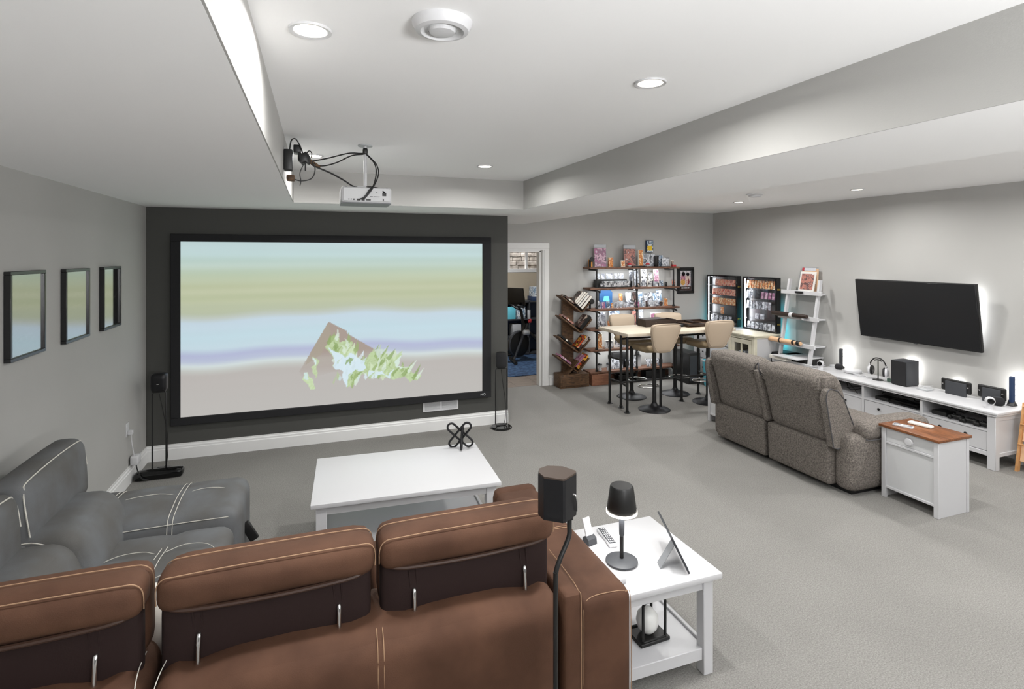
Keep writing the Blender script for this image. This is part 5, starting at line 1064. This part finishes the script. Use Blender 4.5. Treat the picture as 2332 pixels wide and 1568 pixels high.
# bottom shelf: little white figures, bags, black helmets
z = SH[5] + .001
def figurine(x, y, label, hat):
    t = thing('figurine', label, 'figurine', (x, y, z)); part('body', lathe(nb(), [(0, 0), (.026, 0), (.03, .02), (.022, .05), (.012, .06)], 16, (x, y, z)), 'white', t); part('head', lathe(nb(), [(.01, .055), (.03, .065), (.036, .085), (.03, .105), (0, .115)], 16, (x, y, z)), 'white', t); part('cap', lathe(nb(), [(.037, .092), (.03, .112), (.014, .12), (0, .122)], 16, (x, y, z)), hat, t)
figurine(4.12, 7.43, 'small white figurine with a black cap at the left of the bottom shelf', 'black'); figurine(4.27, 7.43, 'small white figurine beside the leftmost one on the bottom shelf', 'dgrey')
slab_item(4.46, 7.46, z, .22, .17, BW, 'crinkled clear bag with black and white print on the bottom shelf', 'package', .06, .2, name='bagged_toy'); slab_item(4.72, 7.46, z, .2, .15, BW, 'second crinkled bag beside the middle pipe on the bottom shelf', 'package', .06, .2, name='bagged_toy')
item('black_case', 4.42, 4.66, 7.54, 7.61, z + .0, z + .24, 'black', 'black case standing behind the bags on the bottom shelf', 'case')
def hat(x, y, label):
    t = thing('black_hat', label, 'hat', (x, y, z)); part('pedestal', box(nb(), x - .05, x + .05, y - .03, y + .03, z, z + .17), 'lgrey', t); part('brim', disc(nb(), (x, y, z + .17), .06, .008, 20), 'black', t); part('crown', lathe(nb(), [(.036, .178), (.034, .23), (.028, .24), (0, .238)], 20, (x, y, z)), 'black', t)
hat(4.87, 7.55, 'black hat figure on a pedestal behind the bottom shelf bags')
for i, x in enumerate((5.02, 5.12, 5.22)): slab_item(x, 7.44, z, .085, .13, (BW, BLUE, BW)[i], '%s leaning card, %s of three at the right of the bottom shelf' % (('white', 'pale blue', 'grey')[i], ORD[i]), 'card', .012, .3)
item('storage_bin', 4.45, 4.8, 7.43, 7.58, .0, .12, 'blackgloss', 'shiny black bag on the floor under the left half of the shelving', 'bag', .02); item('storage_bin', 4.95, 5.32, 7.43, 7.58, .0, .15, 'black', 'black bin on the floor under the right half of the shelving', 'bin', .01)
# ------------------------------------------------------------------ framed picture in the corner
t = thing('framed_picture', 'black framed cartoon-style print on the far wall by the corner', 'framed picture', (5.87, YB, 1.345)); a0, a1, z0, z1 = 5.7, 6.04, 1.348, 1.79; f = .045
for q in [(a0, a1, z1 - f, z1), (a0, a1, z0, z0 + f), (a0, a0 + f, z0 + f, z1 - f), (a1 - f, a1, z0 + f, z1 - f)]: part('frame_bar', box(nb(), q[0], q[1], YB - .03, YB - .002, q[2], q[3], .006), 'black', t)
part('mat_board', box(nb(), a0 + f, a1 - f, YB - .012, YB - .008, z0 + f, z1 - f), 'dgrey', t)
def pic(s, t):
    rgb = np.tile(np.array([.82, .8, .82]), (len(s), 1))
    def blob(x, y, rx_, ry, c): m = ((s - x) / rx_) ** 2 + ((t - y) / ry) ** 2 < 1; rgb[m] = c
    blob(.28, .6, .22, .26, (.78, .55, .62)); blob(.72, .55, .2, .28, (.88, .8, .76)); blob(.3, .85, .16, .12, (.12, .08, .1)); blob(.72, .83, .15, .1, (.1, .07, .1)); blob(.25, .4, .22, .16, (.85, .66, .35)); blob(.62, .32, .12, .2, (.86, .7, .66)); blob(.8, .42, .08, .16, (.5, .2, .25))
    m = np.abs(np.sin(s * 9 + 4 * np.sin(t * 8))) < .12; rgb[m & (t > .25)] = (.12, .08, .08); m = t < .18; rgb[m] = (.06, .06, .06); m = (t > .05) & (t < .12) & (s > .1) & (s < .9) & (np.sin(s * 55) > -.4); rgb[m] = (.9, .9, .9); return rgb
painted('print', pic, 40, 60, ((a0 + f + .02, YB - .0125, z0 + f + .02), (a1 - a0 - 2 * f - .04, 0, 0), (0, 0, z1 - z0 - 2 * f - .04)), 'poster', t); part('pane', box(nb(), a0 + f, a1 - f, YB - .02, YB - .018, z0 + f, z1 - f), 'glass', t)
solo('cable_cover', box(nb(), XR - .03, XR - .002, 7.57, 7.61, .9, 1.2, .006, 2), 'lgrey', 'short pale upright strip on the right wall by the corner', 'cable cover')
# tower pc and cyan bin in the corner under the table's far side
t = thing('computer_tower', 'black computer tower on the floor between shelving and sideboard', 'computer', (5.5, 7.2, 0)); part('cabinet', box(nb(), 5.4, 5.62, 6.95, 7.35, .0, .48, .006, 2), 'black', t); part('front_grille', box(nb(), 5.42, 5.6, 6.944, 6.951, .05, .44), 'dgrey', t)
t = thing('waste_bin', 'pale cyan tapered bin beside the computer tower', 'bin', (5.68, 6.79, 0)); part('bucket', lathe(nb(), [(0, .0), (.09, .0), (.095, .01), (.12, .38), (.125, .385), (.115, .385), (.088, .015), (0, .015)], 28, (5.68, 6.79, 0)), 'cyan', t); part('rim', lathe(nb(), [(.12, .37), (.13, .375), (.13, .39), (.12, .392)], 28, (5.68, 6.79, 0)), 'white', t)

# ================================================================== TREE BOOKCASE
bc = thing('tree_bookcase', 'dark wooden tree-shaped bookcase with slanted shelves beside the doorway', 'bookcase', (3.66, 7.5, 0))
part('base_box', box(nb(), 3.42, 3.9, 7.36, 7.62, 0, .2, .005, 2), 'rustic', bc); part('base_front', box(nb(), 3.445, 3.875, 7.352, 7.361, .03, .17, .003), 'rustic', bc)
part('trunk', box(nb(), 3.54, 3.73, 7.55, 7.6, .2, 1.34, .004), 'rustic', bc)
VB = [(3.79, 1.115), (3.775, .81), (3.745, .505), (3.73, .21)]
for i, (x, z) in enumerate([(3.8, 1.125), (3.785, .82), (3.755, .515), (3.735, .225)]):
    d1_ = Vector((-.37, 0, .28)).normalized(); d2_ = Vector((.68, 0, .73)).normalized()
    a = math.atan2(-d1_.z, d1_.x); L1, L2 = .43, .3
    part('long_shelf', obox(nb(), (x - .01 + d1_.x * L1 / 2, 7.49, z + d1_.z * L1 / 2), (L1, .19, .022), (0, math.atan2(.28, .37), 0), .003), 'rustic', bc); part('short_shelf', obox(nb(), (x + d2_.x * L2 / 2 * .9, 7.49, z + d2_.z * L2 / 2 * .9), (L2 * .9, .19, .022), (0, -math.atan2(.73, .68), 0), .003), 'rustic', bc)
part('lower_branch', obox(nb(), (3.64, 7.49, .28), (.022, .19, .3), (0, .75, 0), .003), 'rustic', bc)
def leaning(x, z, up, th, ln, mm, label, off=0, depth=.15, pages=True):
    """a book on edge in a V: up = direction of its long side in the x-z plane"""
    u = Vector((up[0], 0, up[1])).normalized(); n = Vector((-u.z, 0, u.x)); t = thing('book', label, 'book', (x, 7.44, z), 'books in the tree bookcase'); ang = -math.atan2(u.z, u.x)
    c = Vector((x, 7.47, z)) + u * ln / 2 + n * (off + th / 2)
    part('cover', obox(nb(), c, (ln, depth, th), (0, ang, 0), .002), mm, t)
    if pages: part('pages', obox(nb(), c + Vector((0, -.004, 0)), (ln - .012, depth - .002, th * .7), (0, ang, 0)), 'paper', t)
R_ = [('dark brown', DARK), ('black', 'black'), ('cream', 'paper'), ('red and orange', FIRE), ('charcoal', DARK), ('pink', PINK), ('olive', 'olive')]
V = [(3.8, 1.125, 'top'), (3.785, .82, 'second'), (3.755, .515, 'third'), (3.735, .225, 'lowest')]
bk = {0: [(DARK, .05, .26, 'thick dark'), (GREY, .04, .24, 'grey')], 1: [('black', .05, .25, 'black'), (DARK, .035, .23, 'charcoal')], 2: [(DARK, .045, .25, 'dark'), (FIRE, .035, .22, 'red')], 3: [(FIRE, .05, .26, 'fiery orange'), (PINK, .03, .22, 'pink striped')]}
for i, (x, z, nm) in enumerate(V):
    off = .0
    for mm, th, ln, cw in bk[i]:
        leaning(x + .012, z + .03, (.68, .73), th, ln, mm, '%s book leaning right in the %s notch of the bookcase' % (cw, nm), off + .014, pages=(i == 0)); off += th + .002
    off = .014
    for mm, th, ln, cw in [[(DARK, .03, .2, 'thin dark')], [(RED, .03, .22, 'dark red spined')], [('black', .03, .22, 'flat black')], [(PINK, .03, .24, 'magenta spined')]][i]:
        u = Vector((-.37, 0, .28)).normalized(); n = Vector((.28, 0, .37)).normalized(); c = Vector((x, 7.46, z)) + u * .3 + n * (off + th / 2)
        t = thing('book', '%s book lying on the left arm of the %s bookcase notch' % (cw, nm), 'book', tuple(c), 'books in the tree bookcase'); part('cover', obox(nb(), c, (ln, .15, th), (0, math.atan2(.28, .37), 0), .002), mm, t); part('spine_band', obox(nb(), c + Vector((0, -.0755, 0)), (.03, .002, th * .7), (0, math.atan2(.28, .37), 0)), 'paper', t)
for k in range(3):
    leaning(3.812, 1.155, (.68, .73), .03, .25 - k * .02, ('darkwood', 'paper', DARK)[k] if k != 1 else 'paper', '%s book of the slanted pile on top of the tree bookcase' % ('brown', 'cream paged', 'dark illustrated')[k], .112 + k * .032)

# ================================================================== FRONT SPEAKERS ON STANDS either side of the screen
def stand(name, label, c, r, hz, dx, splabel, cyl):
    x, y = c; t = thing(name, label, 'speaker stand', (x, y, 0)); part('base', lathe(nb(), [(0, 0), (r, 0), (r + .003, .008), (r * .9, .022), (0, .026)], 36, (x, y, 0)), 'blackgloss', t)
    part('rod_loop', tube(nb(), [(x - dx, y, hz), (x - dx, y, .05), (x - dx + .015, y, .03), (x + dx - .015, y, .03), (x + dx, y, .05), (x + dx, y, hz), (x + dx - .012, y, hz + .012), (x - dx + .012, y, hz + .012)], .007, 8, closed=True), 'black', t)
    part('cord', tube(nb(), [(x, y, hz), (x + .03, y + .02, hz - .2), (x + .06, y + .03, .3), (x + .05, y + .02, .06), (x - .02, y + .03, .04), (x + .08, y + .04, .03)], .004, 6, sm=5), 'black', t)
    s = thing('satellite_speaker', splabel, 'speaker', (x, y, hz + .015))
    if cyl:
        part('cabinet', lathe(nb(), [(0, .02), (.05, .02), (.06, .03), (.064, .06), (.064, .17), (.058, .192), (.05, .196)], 32, (x, y, hz)), 'blackfab', s); part('top', lathe(nb(), [(.05, .195), (.04, .2), (0, .2)], 32, (x, y, hz)), 'black', s)
    else:
        part('cabinet', cush(nb(), x - .065, x + .065, y - .05, y + .06, hz + .018, hz + .185, .03, 8), 'blackmet', s); part('badge', box(nb(), x - .01, x + .01, y - .054, y - .049, hz + .09, hz + .095), 'chrome', s); part('rear_shelf', cush(nb(), x - .06, x + .055, y - .03, y + .05, hz + .012, hz + .06, .012, 6), 'black', s)
stand('speaker_stand', 'black twin-rod stand on a round base left of the screen', (-1.36, 5.78), .13, .73, .055, 'black rounded speaker on the twin-rod stand left of the screen', False)
stand('speaker_stand', 'black twin-rod stand at the free end of the charcoal wall', (2.01, 5.95), .122, .675, .07, 'black fabric cylinder speaker at the right of the screen', True)
t = solo('floor_speaker_bar', cush(nb(), -1.52, -1.14, 5.6, 5.72, 0, .075, .03, 8), 'blackgloss', 'low black soundbar-like unit on the carpet behind the sofa end', 'speaker')

# ================================================================== EXERCISE ROOM BEYOND THE DOORWAY
gx0, gx1, gy1 = 1.9, 5.0, 10.5
fl = struct('floor_gym', box(nb(), gx0, gx1, YB + .06, gy1, -.1, -.006), 'dgrey', 'grey wood plank floor of the exercise room')
pm = None
for i in range(12):
    for j in range(3):
        x = gx0 + .13 + i * .185; y = YB + .06 + j * 1.0 - (i % 2) * .4
        y0_, y1_ = max(YB + .061, y), min(gy1, y + .996)
        if i > 11: continue
        o = struct('plank', box(nb(), x - .0915, x + .0915, y0_, y1_, -.008, .001 + .0006 * ((i * 7 + j) % 3)), 'plank', '', parent=fl)
bm = nb(); box(bm, gx0, 3.7, gy1, gy1 + .12, 0, 2.9); box(bm, 4.45, gx1, gy1, gy1 + .12, 0, 2.9); box(bm, 3.7, 4.45, gy1, gy1 + .12, 0, 1.69); box(bm, 3.7, 4.45, gy1, gy1 + .12, 2.13, 2.9)
struct('wall_gym', bm, 'gymwall', 'beige end wall of the exercise room with a basement window'); struct('wall_gym_left', box(nb(), gx0 - .1, gx0, YB + .12, gy1 + .12, 0, 2.9), 'gymwall', 'beige side wall of the exercise room'); struct('wall_gym_right', box(nb(), gx1, gx1 + .1, YB + .12, gy1 + .12, 0, 2.9), 'gymwall', 'beige right side wall of the exercise room')
struct('ceiling.002', box(nb(), gx0 - .1, gx1 + .1, YB + .06, gy1 + .12, 2.45, 2.95), 'ceil', 'white ceiling of the exercise room')
bm = nb()
for q in [(3.65, 4.5, 2.1, 2.18), (3.65, 4.5, 1.64, 1.71), (3.65, 3.73, 1.71, 2.1), (4.42, 4.5, 1.71, 2.1), (4.08, 4.12, 1.71, 2.1)]: box(bm, q[0], q[1], gy1 - .02, gy1 + .05, q[2], q[3], .004)
wn = struct('window_1', bm, 'trim', 'white framed basement window of the exercise room')
for a, b in ((3.73, 4.08), (4.12, 4.42)): struct('window_pane', box(nb(), a, b, gy1 + .02, gy1 + .026, 1.71, 2.1), 'glass', '', parent=wn)
ww = struct('wall_window_well', box(nb(), 3.4, 4.8, gy1 + .62, gy1 + .7, 1.4, 2.15), 'dgrey', 'stone lined window well outside the basement window')
for r_ in range(7):
    x = 3.4 - (r_ % 2) * .12
    while x < 4.8:
        w_ = R.uniform(.18, .36); struct('stone', box(nb(), max(3.4, x), min(4.8, x + w_ - .01), gy1 + .6 - R.uniform(0, .02), gy1 + .63, 1.5 + r_ * .092, 1.583 + r_ * .092, .006), 'stone', '', parent=ww); x += w_
l = bpy.data.lights.new('gym_fill', 'AREA'); l.shape = 'DISK'; l.size = .14; l.energy = 34; l.color = (.95, .97, 1)  # unseen light added to brighten the exercise room
ld = bpy.data.lights.new('window_daylight', 'AREA'); ld.shape = 'RECTANGLE'; ld.size = 1.3; ld.size_y = .5; ld.energy = 75; ldo = bpy.data.objects.new('window_daylight', ld); COL.objects.link(ldo); ldo.location = (4.1, gy1 + .35, 2.7)
gt = thing('recessed_light', 'added unseen light in the ceiling of the exercise room', 'ceiling light', (3.2, 8.9, 2.45), 'recessed ceiling lights'); part('diffuser', lathe(nb(), [(0, -.0045), (.06, -.0045), (.06, 0)], 24, (3.2, 8.9, 2.45)), 'pot_glow', gt); lo = bpy.data.objects.new('gym_fill', l); COL.objects.link(lo); lo.parent = gt; lo.location = (0, 0, -.012)
solo('area_rug', box(nb(), 2.95, 4.7, 8.35, 10.06, .003, .016, .004), 'rug', 'blue patterned rug under the exercise bike', 'rug')
# exercise bike
bx_, by_ = 3.58, 9.45; zg = .017
bk_ = thing('exercise_bike', 'black exercise bike with a screen seen through the doorway', 'exercise bike', (bx_, by_, zg))
def bp(n, pts, r, m='black', sm=0): return part(n, tube(nb(), [(bx_ + p, by_ + q, zg + s) for p, q, s in pts], r, 10, sm=sm), m, bk_)
MX = lambda p: Matrix.Translation((bx_ + p[0], by_ + p[1], zg + p[2])) @ Matrix.Rotation(math.pi / 2, 4, 'X') @ Matrix.Rotation(.35, 4, 'Y')
part('flywheel', lathe(nb(), [(0, -.03), (.2, -.03), (.24, -.022), (.25, 0), (.24, .022), (.2, .03), (0, .03)], 40, M=MX((-.05, 0, .33))), 'black', bk_); part('wheel_rim', lathe(nb(), [(.225, -.034), (.245, -.026), (.245, .026), (.225, .034)], 40, M=MX((-.05, 0, .33))), 'dgrey', bk_)
bp('front_foot', [(-.2, -.28, .03), (-.12, .25, .03)], .03); bp('rear_foot', [(.62, -.25, .03), (.7, .25, .03)], .03); bp('main_frame', [(-.15, 0, .05), (-.02, 0, .36), (.08, 0, .7)], .035); bp('down_tube', [(.05, 0, .62), (.3, 0, .4), (.64, 0, .06)], .035); bp('fork', [(-.16, -.06, .06), (.12, -.04, .7)], .025, 'dgrey'); bp('handle_post', [(.06, 0, .62), (.0, 0, .95)], .028)
bp('handlebar', [(-.02, -.22, 1.02), (-.14, -.2, 1.06), (-.05, -.1, .98), (.0, 0, .96), (-.05, .1, .98), (-.14, .2, 1.06), (-.02, .22, 1.02)], .018, 'black', 4); bp('seat_post', [(.4, 0, .38), (.46, 0, .88)], .026)
part('saddle', cush(nb(), bx_ + .34, bx_ + .62, by_ - .1, by_ + .1, zg + .86, zg + .94, .035, 8), 'black', bk_); part('screen', obox(nb(), (bx_ - .16, by_ - .05, zg + 1.22), (.04, .5, .32), (0, -.2, .5), .01, 2), 'blackgloss', bk_); bp('screen_arm', [(.0, 0, .94), (-.12, -.03, 1.2)], .02)
part('brake_knob', cush(nb(), bx_ + .1, bx_ + .17, by_ - .13, by_ - .07, zg + .72, zg + .8, .028, 6), 'red', bk_); part('weight_rest', cush(nb(), bx_ + .0, bx_ + .14, by_ - .14, by_ - .05, zg + .5, zg + .6, .04, 6), 'lgrey', bk_); bp('bottle', [(.12, -.1, .8), (.12, -.1, .96)], .03, 'lgrey')
# dark shelving with boxes against the exercise-room wall
su2 = thing('storage_cabinet', 'dark storage shelves against the exercise room wall', 'shelving', (4.1, 10.3, 0))
for z in (.02, .35, .7, 1.05): part('shelf', box(nb(), 3.3, 4.75, 10.1, 10.44, z, z + .025), 'dgrey', su2)
for x in (3.3, 4.0, 4.73): part('upright', box(nb(), x, x + .02, 10.1, 10.44, .0, 1.07), 'dgrey', su2)
part('back', box(nb(), 3.3, 4.75, 10.44, 10.45, 0, 1.07), 'navy', su2)
item('blue_box', 4.08, 4.6, 10.11, 10.4, 1.076, 1.16, 'navy', 'dark blue box of pale blue cases on top of the far storage shelves', 'box')
for i in range(6): solo('blue_case', box(nb(), 4.1 + i * .08, 4.172 + i * .08, 10.12, 10.36, 1.161, 1.35, .003), BLUE, 'pale blue case in the row on the far storage shelves', 'case', 'blue cases in the exercise room')
for i, (x, z) in enumerate([(3.42, .726), (3.63, .726), (3.84, .726), (3.45, .376), (3.75, .376)]): item('storage_box', x - .09, x + .09, 10.12, 10.36, z, z + .24, (BLUE, 'cyan', BLUE, GREY, 'lgrey')[i], '%s box, %s along the far storage shelves' % (('patterned blue', 'plain cyan', 'speckled blue', 'grey', 'pale grey')[i], ORD[i]), 'box')
